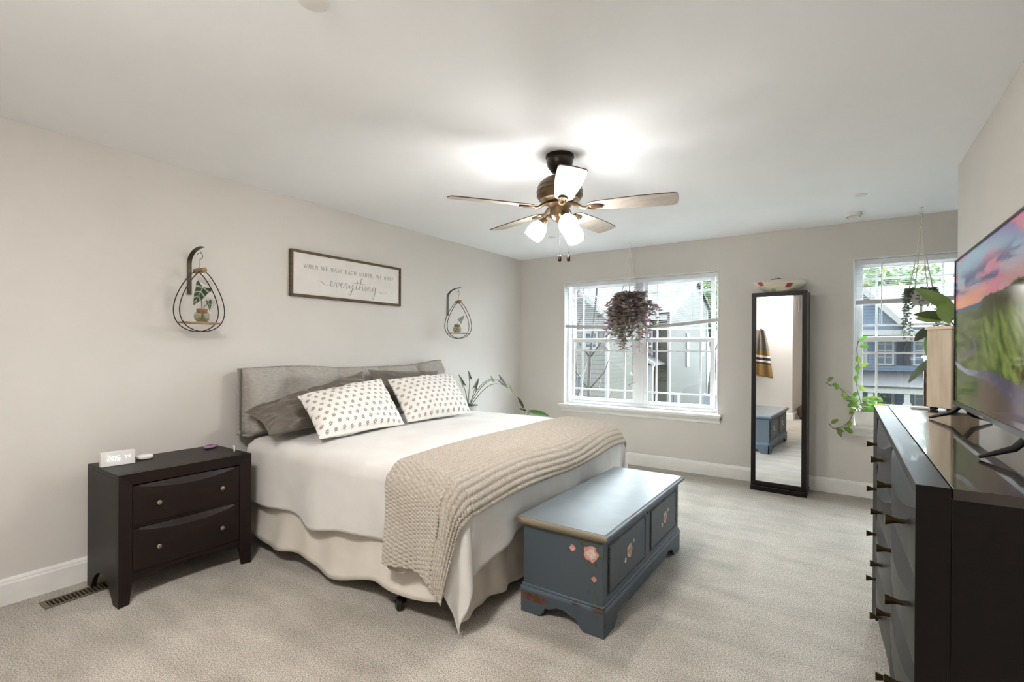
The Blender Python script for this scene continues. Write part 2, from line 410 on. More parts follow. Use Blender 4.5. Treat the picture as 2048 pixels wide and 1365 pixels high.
def blind(x0, x1, zt, zbot, label, wand):
    yc = D+.032
    t = thing('window_blind', label, 'blind', ((x0+x1)/2, yc, zt), 0)
    hw = (x1-x0)/2
    b = BM(); box(b, (-hw, -.018, -.045), (hw, .02, 0)); obj('headrail', b, VINYL, t, bevel=.003)
    N = 19; b = BM(); cs = 24
    L = zt-.05
    for i in range(N):
        f = (i+1)/(N+1)
        P = []
        for k in range(cs+1):
            x = -hw+.004+(2*hw-.008)*k/cs
            zb_ = zbot(x/hw)
            z = -.05-f*(L-zb_-.02)
            P.append((x, z))
        A = [b.verts.new((x, -.0135, z+.0005)) for x, z in P]; Cn = [b.verts.new((x, 0, z+.0012)) for x, z in P]; B = [b.verts.new((x, .0125, z-.0005)) for x, z in P]
        for k in range(cs):
            b.faces.new((A[k], A[k+1], Cn[k+1], Cn[k])); b.faces.new((Cn[k], Cn[k+1], B[k+1], B[k]))
    obj('slats', b, SLAT, t, fix=False)
    b = BM(); pr_ = []
    for k in range(cs+1):
        x = -hw+.004+(2*hw-.008)*k/cs; z = -(zt-zbot(x/hw))
        pr_.append([b.verts.new((x, y, z+dz)) for y, dz in ((-.015, 0), (.015, 0), (.015, .034), (-.015, .034))])
    for A, B in zip(pr_, pr_[1:]):
        for k in range(4): b.faces.new((A[k], A[(k+1) % 4], B[(k+1) % 4], B[k]))
    b.faces.new(pr_[0]); b.faces.new(pr_[-1][::-1])
    obj('bottom_rail', b, SLAT, t)
    for q in (-.72, 0.0, .72):
        b = BM(); tube(b, [(q*hw, -.016, -.045), (q*hw, -.016, -(zt-zbot(q))+.03)], .0012, 5); obj('cord', b, CORD, t)
    if wand:
        b = BM(); xw = -hw+wand[0]; tube(b, [(xw, -.03, -.03), (xw, -.031, -wand[1])], .0045, 8); obj('wand', b, VINYL, t)
    return t
def zb1(u): return 1.556-.028*math.sin((u+1)/2*PI)*(1.0)+.03*(max(0, u)**2)
blind(W1[0]+.016, W1[1]-.016, W1[3]-.014, zb1, 'white slatted blind with sagging bottom rail, half raised over the wide window', None)
blind(W2[0]+.016, W2[1]-.016, W2[3]-.014, lambda u: 1.71+.004*u, 'white slatted blind with a hanging wand, raised over the narrow window behind the dresser', (.19, .57))

# ------------------------------------------------------------------ ceiling fan
def fan():
    hx, hy = 2.085, 2.56
    t = thing('ceiling_fan', 'bronze five blade ceiling fan with three lit frosted shades', 'ceiling fan', (hx, hy, H))
    Z = lambda z: z-H
    b = BM(); lathe(b, [(0, 0), (.082, 0), (.084, Z(2.425)), (.078, Z(2.42)), (.08, Z(2.405)), (.072, Z(2.375)), (.05, Z(2.345)), (.03, Z(2.335)), (0, Z(2.335))], n=40); obj('canopy', b, FANDK, t, smooth=math.radians(40))
    b = BM(); cyl(b, (0, 0, Z(2.30)), .018, .04, 20); obj('downrod', b, FANDK, t, True)
    b = BM(); lathe(b, [(0, Z(2.312)), (.05, Z(2.312)), (.09, Z(2.300)), (.122, Z(2.272)), (.132, Z(2.25)), (.130, Z(2.247)), (.137, Z(2.225)), (.134, Z(2.222)), (.136, Z(2.20)), (.120, Z(2.175)), (.09, Z(2.165)), (0, Z(2.165))], n=48); obj('motor_housing', b, FANMET, t, smooth=math.radians(30))
    b = BM(); lathe(b, [(0, Z(2.166)), (.07, Z(2.166)), (.075, Z(2.15)), (.062, Z(2.135)), (.058, Z(2.125)), (.058, Z(2.085)), (.05, Z(2.07)), (.03, Z(2.055)), (.012, Z(2.045)), (0, Z(2.045))], n=40); obj('light_fitter', b, FANMET, t, smooth=math.radians(30))
    for k in range(5):
        a = math.radians(16+72*k); ca, sa = math.cos(a), math.sin(a)
        d, s = Vector((ca, sa, 0)), Vector((-sa, ca, 0))
        tilt = math.radians(-11); s2 = (s*math.cos(tilt)+Vector((0, 0, 1))*math.sin(tilt)); up = d.cross(s2)
        zb = Z(2.128)
        out = []
        N = 22
        def wd(f): return (.047+.026*math.sin(min(1, f*1.15)*PI/2)**1.2)*(1-.10*max(0, f-.55))
        L0, L1 = .17, .66
        side = []
        for i in range(N+1):
            f = i/N; r = L0+(L1-L0)*f; wdt = wd(f)
            if f < .08: wdt *= (.62+.38*math.sin(f/.08*PI/2))
            if f > .97: wdt *= (1-.12*((f-.97)/.03)**2)
            side.append((r, wdt))
        poly = [(r, q) for r, q in side]+[(L1+.008, 0)]+[(r, -q) for r, q in side[::-1]]
        b = BM(); th = .0055
        base = Vector((0, 0, zb))
        top = [b.verts.new(base+d*r+s2*q+up*th) for r, q in poly]; bot = [b.verts.new(base+d*r+s2*q) for r, q in poly]
        n = len(poly)
        f1 = b.faces.new(top); f2 = b.faces.new(bot[::-1]); f1.material_index = 1
        for i in range(n):
            f = b.faces.new((top[i], bot[i], bot[(i+1) % n], top[(i+1) % n])); f.material_index = 1
        bl = obj('fan_blade', b, [BLADEB, BLADET], t)
        # blade iron: curved arm with an open loop under the blade root
        b = BM()
        tube(b, [d*.06+Vector((0, 0, Z(2.16))), d*.10+Vector((0, 0, Z(2.145))), d*.135+Vector((0, 0, Z(2.122))), d*.16+Vector((0, 0, Z(2.118)))], [.012, .011, .010, .009], 8)
        lp = []
        for j in range(20):
            q = 2*PI*j/20; lp.append(base+d*(.205+.045*math.cos(q))+s2*(.024*math.sin(q))-up*.006)
        tube(b, lp, .006, 6, closed=True)
        obox(b, base+d*.212-up*.006, d, s2, up, .05, .026, .008)
        obj('blade_iron', b, FANMET, t, smooth=math.radians(40))
    for az in (-160, -40, 80):
        a = math.radians(az); d = Vector((math.cos(a), math.sin(a), 0)); ax = (d*.62+Vector((0, 0, -.78))).normalized()
        p0 = d*.045+Vector((0, 0, Z(2.09))); p1 = d*.085+Vector((0, 0, Z(2.068)))
        b = BM(); tube(b, [p0, d*.07+Vector((0, 0, Z(2.085))), p1], .011, 10); lathe(b, [(0, -.005), (.016, -.005), (.026, .012), (.029, .034), (.024, .036), (0, .036)], p1, 24, ax)
        arm = obj('lamp_arm', b, FANMET, t, smooth=math.radians(40))
        b = BM(); lathe(b, [(.024, .026), (.036, .035), (.048, .055), (.055, .08), (.056, .10), (.051, .125), (.048, .135), (.0455, .135), (.0485, .125), (.053, .10), (.052, .08), (.045, .057), (.033, .038), (.022, .03)], p1, 32, ax)
        obj('lamp_shade', b, SHADE, arm, True)
        b = BM(); lathe(b, [(0, .03), (.012, .032), (.014, .05), (.026, .075), (.028, .09), (.02, .108), (0, .116)], p1, 20, ax)
        obj('light_bulb', b, BULBM, arm, True)
    for (ox, oy, zz) in ((.002, .002, 1.815), (.046, .030, 1.815)):
        b = BM(); tube(b, [(ox*.6, oy*.6, Z(2.052)), (ox, oy, Z(zz+.03))], .0007, 5); ch = obj('pull_chain', b, BRONZE, t)
        b = BM(); lathe(b, [(0, 0), (.009, .002), (.0105, .014), (.0095, .034), (.004, .040), (0, .040)], (ox, oy, Z(zz)), 12); obj('chain_fob', b, FANDK, ch, True)
fan()
def disc(name, x, y, r, h, label, cat, ring=False):
    t = thing(name, label, cat, (x, y, H))
    b = BM(); lathe(b, [(0, 0), (r, 0), (r, -h*.6), (r*.9, -h), (0, -h)], n=32); obj('cover', b, WHITEPL, t, smooth=math.radians(40))
    if ring:
        b = BM(); lathe(b, [(r*.5, -h), (r*.52, -h-.006), (r*.4, -h-.008), (0, -h-.008)], n=28); obj('sensor_cap', b, WHITEPL, t, smooth=math.radians(40))
        b = BM()
        for k in range(20):
            a = 2*PI*k/20; d = Vector((math.cos(a), math.sin(a), 0)); obox(b, d*r*.72+Vector((0, 0, -h*.99)), d, Vector((-d.y, d.x, 0)), (0, 0, 1), r*.18, .004, .002)
        obj('vent_slots', b, DARK, t)
disc('sprinkler_cover', 3.575, 4.416, .042, .006, 'small flat white sprinkler cover on the ceiling above the smoke detector', 'sprinkler')
disc('smoke_detector', 3.54, 4.98, .062, .03, 'round white smoke detector with slotted rim near the back wall', 'smoke detector', True)
disc('sprinkler_cover', 2.034, .97, .05, .008, 'white sprinkler cover cut by the top edge of the picture', 'sprinkler')
disc('sprinkler_cover', .994, 4.4, .042, .006, 'small flat sprinkler cover on the ceiling just below the fan lamps', 'sprinkler')

# ------------------------------------------------------------------ wall sign with stroke lettering
def stroke(b, pts, w_, x):
    pts = [Vector((p[0], p[1])) for p in pts]
    ws = w_ if isinstance(w_, (list, tuple)) else [w_]*len(pts)
    L = []; R = []
    for i, p in enumerate(pts):
        a = pts[max(0, i-1)]; c = pts[min(len(pts)-1, i+1)]; d = (c-a)
        if d.length < 1e-9: d = Vector((1, 0))
        d.normalize(); nn = Vector((-d.y, d.x))*ws[i]/2
        L.append(b.verts.new((x, p.x+nn.x, p.y+nn.y))); R.append(b.verts.new((x, p.x-nn.x, p.y-nn.y)))
    for i in range(len(pts)-1): b.faces.new((R[i], R[i+1], L[i+1], L[i]))
def catmull(P, n=8):
    P = [Vector((p[0], p[1])) for p in P]; out = []
    Q = [P[0]*2-P[1]]+P+[P[-1]*2-P[-2]]
    for i in range(1, len(Q)-2):
        for k in range(n):
            t = k/n; a, b_, c, d = Q[i-1], Q[i], Q[i+1], Q[i+2]
            out.append(.5*((2*b_)+(c-a)*t+(2*a-5*b_+4*c-d)*t*t+(3*b_-a-3*c+d)*t**3))
    out.append(P[-1]); return out
CAPS = {   # strokes: (points, thick?) on a unit-high cell, with its advance
 'W': (1.25, [([(.02, 1), (.32, 0)], 1), ([(.32, 0), (.6, 1)], 0), ([(.5, 1), (.8, 0)], 1), ([(.8, 0), (1.1, 1)], 0), ([(-.05, 1), (.16, 1)], 0), ([(.44, 1), (.66, 1)], 0), ([(1.0, 1), (1.18, 1)], 0)]),
 'H': (.92, [([(.12, 0), (.12, 1)], 1), ([(.7, 0), (.7, 1)], 1), ([(.12, .52), (.7, .52)], 0), ([(.02, 0), (.22, 0)], 0), ([(.02, 1), (.22, 1)], 0), ([(.6, 0), (.8, 0)], 0), ([(.6, 1), (.8, 1)], 0)]),
 'E': (.72, [([(.12, 0), (.12, 1)], 1), ([(.02, 1), (.55, 1), (.55, .86)], 0), ([(.12, .52), (.44, .52)], 0), ([(.44, .44), (.44, .6)], 0), ([(.02, 0), (.56, 0), (.59, .16)], 0)]),
 'N': (.95, [([(.12, 0), (.12, 1)], 0), ([(.1, 1), (.74, 0)], 1), ([(.74, 0), (.74, 1)], 0), ([(.02, 0), (.22, 0)], 0), ([(-.02, 1), (.12, 1)], 0), ([(.64, 1), (.84, 1)], 0)]),
 'A': (.86, [([(.06, 0), (.4, 1)], 0), ([(.38, 1), (.74, 0)], 1), ([(.18, .36), (.6, .36)], 0), ([(-.02, 0), (.15, 0)], 0), ([(.62, 0), (.84, 0)], 0)]),
 'V': (.84, [([(.06, 1), (.42, 0)], 1), ([(.4, 0), (.74, 1)], 0), ([(-.02, 1), (.18, 1)], 0), ([(.64, 1), (.84, 1)], 0)]),
 'C': (.88, [([(.74, .8), (.62, .95), (.42, 1.0), (.2, .9), (.08, .68), (.06, .45), (.14, .18), (.34, .02), (.55, .02), (.74, .16)], 2), ([(.74, .72), (.75, 1)], 0)]),
 'O': (1.0, [([(.46, 1), (.2, .9), (.06, .65), (.06, .35), (.2, .1), (.46, 0), (.7, .1), (.86, .35), (.86, .65), (.7, .9), (.46, 1)], 2)]),
 'T': (.8, [([(.38, 0), (.38, 1)], 1), ([(.02, .84), (.02, 1), (.74, 1), (.74, .84)], 0), ([(.27, 0), (.49, 0)], 0)]),
 'R': (.84, [([(.12, 0), (.12, 1)], 1), ([(.02, 1), (.36, 1), (.54, .92), (.58, .76), (.52, .6), (.36, .52), (.12, .52)], 2), ([(.34, .52), (.72, 0)], 1), ([(.72, 0), (.82, 0)], 0), ([(.02, 0), (.22, 0)], 0)]),
 ',': (.4, [([(.1, .08), (.12, -.02), (.06, -.16)], 1)]), ' ': (.5, [])}
def sign():
    y0, y1, z0, z1 = 2.13, 3.237, 1.69, 2.046
    t = thing('wall_sign', 'long white wall sign with dark wood frame and grey lettering above the bed', 'wall sign', (0, (y0+y1)/2, z0))
    hy = (y1-y0)/2; hz = z1-z0
    b = BM(); fw = .019; dp = .032
    def mit(pts):
        prism(b, pts, 'x', .001, dp)
    mit([(-hy, 0), (hy, 0), (hy-fw, fw), (-hy+fw, fw)]); mit([(-hy, hz), (-hy+fw, hz-fw), (hy-fw, hz-fw), (hy, hz)])
    mit([(-hy, 0), (-hy+fw, fw), (-hy+fw, hz-fw), (-hy, hz)]); mit([(hy, 0), (hy, hz), (hy-fw, hz-fw), (hy-fw, fw)])
    obj('frame', b, SIGNF, t, bevel=.0015)
    b = BM(); box(b, (.004, -hy+fw, fw), (.02, hy-fw, hz-fw)); obj('panel', b, SIGNW, t)
    b = BM(); X = .0212
    txt = 'WHEN WE HAVE EACH OTHER, WE HAVE'; ch = .0295; sp = .0065
    wid = sum(CAPS[c][0]*ch+sp for c in txt); sc = (hy*2*.83)/wid
    x = -hy*.80; zc = .226
    for c in txt:
        adv, st = CAPS[c]
        for pts, th in st:
            q = [(x+p[0]*ch*sc, zc+p[1]*ch) for p in pts]
            if th == 2: q = [(p.x, p.y) for p in catmull(q, 5)]
            stroke(b, q, {0: .0017, 1: .0036, 2: .0027}[th], X)
        x += (adv*ch+sp)*sc
    # flowing script word with long entry and exit tails
    def scr(P, w0=.0021, w1=.0046, s=.047, ox=-.205, oz=.101):
        pts = catmull([(ox+p[0]*s, oz+p[1]*s) for p in P], 7)
        ws = []
        for i, p in enumerate(pts):
            d = (pts[min(i+1, len(pts)-1)]-pts[max(0, i-1)])
            down = max(0, -d.y/(d.length+1e-9)); ws.append(w0+(w1-w0)*down)
        stroke(b, [(p.x, p.y) for p in pts], ws, X)
    scr([(-2.6, .55), (-2.4, .78), (-1.8, .72), (-1.1, .28), (-.4, .25), (.1, .45), (.45, .8), (.36, 1.0), (.12, .9), (0, .5), (.2, .12), (.5, .15), (.85, .5)])          # e
    scr([(.85, .5), (1.0, .9), (1.12, .95), (1.2, .6), (1.3, .1), (1.5, .35), (1.75, .95), (1.72, .75), (1.95, .7), (2.2, .5)])                                        # v
    scr([(2.2, .5), (2.5, .75), (2.5, 1.0), (2.25, .92), (2.1, .5), (2.3, .1), (2.6, .15), (2.9, .55)])                                                               # e
    scr([(2.9, .55), (3.1, 1.05), (3.2, .85), (3.45, .9), (3.4, .6), (3.3, .15), (3.4, 0), (3.65, .3), (3.9, .8)])                                                     # r
    scr([(3.9, .8), (4.0, .5), (4.1, .15), (4.4, .4), (4.75, 1.0), (4.6, .2), (4.35, -.7), (4.0, -1.05), (3.75, -.9), (4.1, -.45), (4.8, .1), (5.2, .6)])              # y
    scr([(5.75, 1.75), (5.55, 1.0), (5.4, .3), (5.5, .02), (5.75, .15), (6.1, .6)])                                                                                   # t
    scr([(4.7, 1.35), (4.95, 1.2), (5.6, 1.22), (6.4, 1.28), (7.0, 1.18), (7.5, 1.2)])                                                                                # cross bar
    scr([(6.1, .6), (6.5, 1.4), (6.8, 2.1), (6.75, 2.35), (6.5, 2.0), (6.3, 1.0), (6.2, .05), (6.4, .55), (6.7, .85), (6.85, .6), (6.85, .1), (7.05, .1), (7.35, .6)]) # h
    scr([(7.35, .6), (7.45, .75), (7.4, .3), (7.5, .05), (7.7, .15), (8.0, .65)])                                                                                     # i
    scr([(7.6, 1.15), (7.63, 1.2)], .004, .006)
    scr([(8.0, .65), (8.1, .8), (8.05, .1), (8.3, .65), (8.5, .8), (8.55, .4), (8.6, .08), (8.85, .2), (9.1, .65)])                                                    # n
    scr([(9.75, .8), (9.45, .9), (9.2, .55), (9.3, .15), (9.6, .3), (9.8, .8), (9.75, .1), (9.6, -.7), (9.3, -1.3), (9.05, -1.35), (9.15, -.9), (9.7, -.15), (10.4, .15), (11.2, .0), (12.0, -.05), (12.6, .25)])  # g
    obj('lettering', b, INK, t, fix=False)
sign()

# ------------------------------------------------------------------ leaves
def leaf_geo(V, Fc, C, base, d, nrm, L, Wd, col, shape='oval', bend=.25, fold=.15, nu=7, nv=5, vein=None, wav=0, notch=.32):
    base = Vector(base); d = Vector(d).normalized(); nrm = Vector(nrm); s = d.cross(nrm)
    if s.length < 1e-4: s = d.orthogonal()
    s.normalize(); nrm = s.cross(d).normalized()
    off = len(V)
    for i in range(nu):
        f = i/(nu-1)
        if shape == 'arrow':
            wv = (1-f)**.8*(1 if f > .12 else .85+f)
            if wav: wv *= 1+wav*math.sin(f*14)
        elif shape == 'lance': wv = math.sin(PI*min(1, f*.96+.04))**.9
        else: wv = math.sin(PI*(f*.93+.05))**.75*(1-.25*f)
        for j in range(nv):
            g = j/(nv-1)*2-1
            back = -notch*L*abs(g)**1.6*(1-f)**2 if shape == 'arrow' else (-.10*L*abs(g)*(1-f)**2)
            p = base+d*(f*L+back-bend*0)+s*(g*wv*Wd/2)+nrm*(abs(g)*wv*Wd*fold-bend*L*f*f)
            V.append(p)
            c = col
            if vein and (abs(g) < .09 or (((f-.22*abs(g))*4.2) % 1 < .2 and abs(g) < .92)): c = vein
            C.append((c[0], c[1], c[2], 1))
    Fc += gfaces(nu, nv, off)
def gcol(r, g, b, j=.12):
    k = 1+random.uniform(-j, j); c = srgb(r, g, b); return (c[0]*k, c[1]*k, c[2]*k)
def stem_pts(p0, p1, lift, n=9):
    p0, p1 = Vector(p0), Vector(p1); out = []
    for i in range(n):
        f = i/(n-1); p = p0.lerp(p1, f); p.z += lift*math.sin(PI*f); out.append(p)
    return out

# ------------------------------------------------------------------ hanging wall shelves
def hanger(yc, zb, label_b, label_s, label_v, label_c, rot, kind, xoff=.15):
    # bracket
    zt = zb+.53
    t = thing('wall_bracket', label_b, 'bracket', (0, yc, zb+.24), 0, 'wall brackets of the hanging shelves')
    b = BM(); P = [(.006, 0), (.006, .20)]
    for k in range(1, 9):
        a = k/8*PI/2; P.append((.006+(xoff-.0)*(1-math.cos(a))*1.0, .20+.085*math.sin(a)))
    P.append((xoff+.03, .286))
    wdt = .013; th = .004
    for (a, c) in zip(P, P[1:]):
        da = Vector((a[0], 0, a[1])); dc = Vector((c[0], 0, c[1])); dd = (dc-da).normalized()
        obox(b, (da+dc)/2, dd, (0, 1, 0), dd.cross(Vector((0, 1, 0))), (dc-da).length+.002, 2*wdt, th)
    obj('arm', b, IRON, t)
    b = BM(); tube(b, [(xoff, 0, .284), (xoff, 0, .262), (xoff, .006, .252), (xoff, .008, .258)], .0015, 6); obj('eye_hook', b, IRON, t)
    for zz in (.03, .15):
        b = BM(); lathe(b, [(0, 0), (.005, 0), (.004, .003), (0, .004)], (.008, 0, zz), 12, (1, 0, 0)); obj('screw', b, NICKEL, t, True)
    # hanging shelf
    t = thing('hanging_shelf', label_s, 'hanging shelf', (xoff, yc, zb), rot, 'teardrop wire hanging shelves')
    hh = .375; hw = .138
    def tear(xo, tilt):
        pts = []
        for k in range(61):
            a = -PI+2*PI*k/60     # around from the top
            f = (1-abs(a)/PI)     # 0 top .. 1 bottom
            z = hh*(1-f)**1.0
            z = hh*(.5+.5*math.cos(a+PI)) if False else None
            pts.append(a)
        out = []
        for k in range(61):
            u = k/60*2-1           # -1 top-left .. 0 bottom .. 1 top-right
            q = abs(u); sg = 1 if u >= 0 else -1
            ang = q*PI
            z = hh*(1-math.cos(ang))/2; yy = hw*1.30*math.sin(ang)*(1-z/hh*.62)**.9
            out.append((xo, sg*yy+tilt*z/hh*sg*0, z))
        return out
    for xo in (-.032, .032):
        b = BM(); tube(b, tear(xo, 0), .0032, 6); obj('wire_loop', b, WIRE, t, True)
    b = BM(); cyl(b, (-.05, 0, hh+.006), .0155, .10, 20, (1, 0, 0)); obj('top_bar', b, WOODL, t, smooth=math.radians(40))
    b = BM(); box(b, (-.05, -.105, .048), (.05, .105, .058)); obj('shelf_board', b, WOODL, t, bevel=.002)
    b = BM(); hp = [(0, 0, hh+.02), (0, 0, hh+.076)]
    for k in range(12):
        a = -PI/2+k/11*PI*1.45; hp.append((0, .017*math.cos(a), hh+.097+.019*math.sin(a)))
    tube(b, hp, .0018, 6); obj('hook', b, IRON, t, True)
    # vase
    t = thing('bulb_vase', label_v, 'vase', (xoff, yc+(.012 if kind == 1 else -.02), zb+.0585), 0, 'small round glass vases')
    b = BM(); s = .92
    lathe(b, [(0, 0), (.03*s, .002), (.045*s, .018), (.05*s, .036), (.045*s, .056), (.034*s, .068), (.032*s, .066), (.043*s, .054), (.0475*s, .036), (.043*s, .019), (.028*s, .005), (0, .004)], n=28); obj('glass_bowl', b, VASEG, t, True)
    b = BM(); lathe(b, [(0, .0065), (.027*s, .0065), (.041*s, .019), (.0455*s, .036), (.0435*s, .048), (0, .048)], n=24); obj('water', b, WATER, t, True)
    b = BM(); lathe(b, [(0, .056), (.031*s, .056), (.033*s, .06), (.033*s, .083), (.03*s, .085), (0, .085)], n=24); obj('cork_collar', b, CORK, t, smooth=math.radians(40))
    # cutting
    c0 = Vector((xoff, yc+(.012 if kind == 1 else -.02), zb+.0585))
    V, Fc, C = [], [], []
    dk = gcol(44, 58, 38, 0); vn = gcol(176, 186, 150, 0)
    t = thing('plant_cutting', label_c, 'plant', c0)
    b = BM()
    if kind == 1:
        tube(b, [(0, 0, .02), (.0, 0, .10), (0, -.006, .16)], .0028, 6); tube(b, [(0, .004, .02), (0, .014, .10), (.01, .032, .125)], .002, 6)
        leaf_geo(V, Fc, C, (.006, .004, .222), (0.05, -.42, -.9), (1, .1, .25), .13, .105, dk, 'arrow', .05, .12, 34, 23, vn, .04, .16)
        leaf_geo(V, Fc, C, (.012, .03, .135), (.1, .25, -.9), (1, .5, .2), .06, .055, dk, 'arrow', .2, .1, 20, 15, vn, 0, .12)
    else:
        tube(b, [(0, 0, .02), (0, .004, .09), (0, .03, .125)], .002, 6)
        leaf_geo(V, Fc, C, (.005, .032, .12), (0, .55, .45), (1, -.2, .1), .105, .07, gcol(150, 158, 140, 0), 'arrow', .02, .05, 30, 21, gcol(60, 68, 54, 0), .05, .16)
    for k in range(5):
        a = k*1.3; tube(b, [(.004*math.cos(a), .004*math.sin(a), .05), (.012*math.cos(a), .014*math.sin(a), .03), (.02*math.cos(a+.5), .02*math.sin(a+.5), .012)], .0016, 5)
    obj('stem', b, STEM if kind == 1 else ROOTS, t, True)
    arr('leaf', V, Fc, LEAF, t, col=C)
hanger(1.447, 1.395, 'curved bronze wall bracket holding the shelf left of the sign', 'teardrop wire hanging shelf left of the sign, with the arrow leaf cutting', 'round glass bulb vase on the teardrop shelf left of the sign', 'dark green arrow leaf cutting with pale veins, in the vase left of the sign', .12, 1)
hanger(3.925, 1.40, 'curved bronze wall bracket holding the shelf right of the sign', 'teardrop wire hanging shelf right of the sign, near the corner', 'round glass bulb vase on the teardrop shelf right of the sign', 'small pale patterned leaf cutting in the vase right of the sign', -.45, 2)

# ------------------------------------------------------------------ nightstands
def nightstand(label, loc):
    t = thing('nightstand', label, 'nightstand', loc)
    w2, dp, hh = .328, .445, .66     # half width (y), depth (x), height
    # side panels with arched foot cut-out
    for s in (-1, 1):
        pts = [(0, 0), (.06, 0)]+[(.06+.30*k/10-.0, .115*math.sin(PI*k/10)**.6) for k in range(1, 10)]+[(.375, 0), (dp-.03, 0), (dp-.03, hh-.02), (0, hh-.02)]
        b = BM(); y0, y1 = (s*w2, s*(w2-.022)); prism(b, pts, 'y', min(y0, y1), max(y0, y1)); obj('side_panel', b, ESP, t, bevel=.002)
    b = BM(); box(b, (0, -w2+.022, .13), (.012, w2-.022, hh-.02)); box(b, (.012, -w2+.022, .12), (dp-.05, w2-.022, .135)); obj('back_panel', b, ESP, t)
    b = BM(); box(b, (0, -w2, hh-.02), (dp-.03, w2, hh)); obj('top', b, ESP, t, bevel=.003)
    # mitred front frame: two tapering legs and a top rail, faces sloping in to the drawers
    fw = .062; b = BM()
    for s in (-1, 1):
        q = [(s*w2, 0), (s*(w2-fw+.012), 0), (s*(w2-fw), .10), (s*(w2-fw), hh-fw+.002), (s*w2, hh)]
        A = [b.verts.new((dp-.03, y, z)) for y, z in q]; B = [b.verts.new((dp if i in (0, 4) else dp-.012, y, z)) for i, (y, z) in enumerate(q)]
        for i in range(5): b.faces.new((A[i], A[(i+1) % 5], B[(i+1) % 5], B[i]))
        b.faces.new(A); b.faces.new(B)
    q = [(-w2, hh), (w2, hh), (w2-fw, hh-fw+.002), (-w2+fw, hh-fw+.002)]
    A = [b.verts.new((dp-.03, y, z)) for y, z in q]; B = [b.verts.new((dp if i < 2 else dp-.012, y, z)) for i, (y, z) in enumerate(q)]
    for i in range(4): b.faces.new((A[i], A[(i+1) % 4], B[(i+1) % 4], B[i]))
    b.faces.new(A); b.faces.new(B)
    obj('front_frame', b, ESP, t, bevel=.0015)
    b = BM(); yi = w2-fw
    pts = [(-yi, .155)]+[(-yi+2*yi*k/16, .10+.035*math.sin(PI*k/16)) for k in range(17)]+[(yi, .155)]
    prism(b, pts, 'x', dp-.035, dp-.02); obj('apron', b, ESP, t)
    b = BM(); box(b, (dp-.04, -yi, .375), (dp-.022, yi, .392)); obj('divider_rail', b, ESP, t)
    for z0, z1 in ((.158, .373), (.394, .593)):
        dr = bow_drawer('drawer', t, ESP, yi-.003, z0, z1, dp-.014, 'x', .008, 0, .034)
        for s in (-1, 1):
            b = BM(); lathe(b, [(0, -.004), (.006, -.004), (.006, .006), (.0115, .012), (.0115, .018), (.008, .0205), (0, .021)], (dp-.006+.004, s*.157, (z0+z1)/2-.005), 20, (1, 0, 0)); obj('knob', b, NICKEL, dr, smooth=math.radians(40))
    return t
def bow_drawer(nm, t, m, hy, z0, z1, xf, ax, bow, yc=0, crescent=.042, sgn=1):
    """drawer front that swells outwards, with a lens-shaped chamfer along its top edge"""
    n = 20; rows = []
    for i in range(n+1):
        u = -1+2*i/n; bw = bow*(1-u*u); cr = crescent*(1-u*u)+.0015
        y = yc+u*hy
        rows.append([(xf-.02*sgn, y, z0), (xf+bw*.35*sgn, y, z0), (xf+bw*sgn, y, z0+.03), (xf+bw*sgn, y, z1-cr), (xf+(bw*.1-.006)*sgn, y, z1), (xf-.02*sgn, y, z1)])
    b = BM(); R = [[b.verts.new(p) for p in r] for r in rows]; k = len(R[0])
    for A, B in zip(R, R[1:]):
        for j in range(k): b.faces.new((A[j], A[(j+1) % k], B[(j+1) % k], B[j]))
    b.faces.new(R[0]); b.faces.new(R[-1][::-1])
    return obj(nm, b, m, t, smooth=math.radians(14))
nightstand('dark espresso nightstand with two drawers, left of the bed', (.078, 1.247, 0))

def clock():
    t = thing('alarm_clock', 'white block alarm clock with glowing digits on the nightstand', 'clock', (.235, 1.003, .661), math.radians(-6))
    b = BM(); box(b, (-.022, -.074, 0), (.022, .074, .073)); obj('case', b, WHITEPL, t, bevel=.002)
    segs = {'2': 'abged', '0': 'abcdef', '5': 'afgcd', '7': 'abc', 'F': 'afge'}
    def dig(c, y, z, s):
        w_, h_ = .55*s, s; x = .0228; th = .0019; b = BM()
        L = {'a': ((0, h_), (w_, h_)), 'g': ((0, h_/2), (w_, h_/2)), 'd': ((0, 0), (w_, 0)), 'f': ((0, h_/2), (0, h_)), 'e': ((0, 0), (0, h_/2)), 'b': ((w_, h_/2), (w_, h_)), 'c': ((w_, 0), (w_, h_/2))}
        for q in segs[c]:
            (a0, a1), (b0, b1) = L[q]; dx, dz = (b0-a0), (b1-a1); ll = math.hypot(dx, dz); ux, uz = dx/ll*.0012, dz/ll*.0012
            stroke(b, [(y+a0+ux, z+a1+uz), (y+b0-ux, z+b1-uz)], th, x)
        obj('digit', b, LED, t, fix=False)
    dig('2', -.046, .028, .023); dig('0', -.024, .028, .023); dig('5', -.006, .028, .023)
    b = BM(); stroke(b, [(-.0285, .044), (-.0285, .0465)], .0024, .0228); stroke(b, [(-.0285, .033), (-.0285, .0355)], .0024, .0228)
    obj('colon', b, LED, t, fix=False)
    b = BM(); stroke(b, [(-.047, .058), (-.041, .058)], .0015, .0228); obj('indicator', b, LED, t, fix=False)
    dig('7', .026, .034, .014); dig('F', .047, .034, .014)
    b = BM(); stroke(b, [(.040, .048), (.042, .048)], .0022, .0228); obj('degree_mark', b, LED, t, fix=False)
clock()
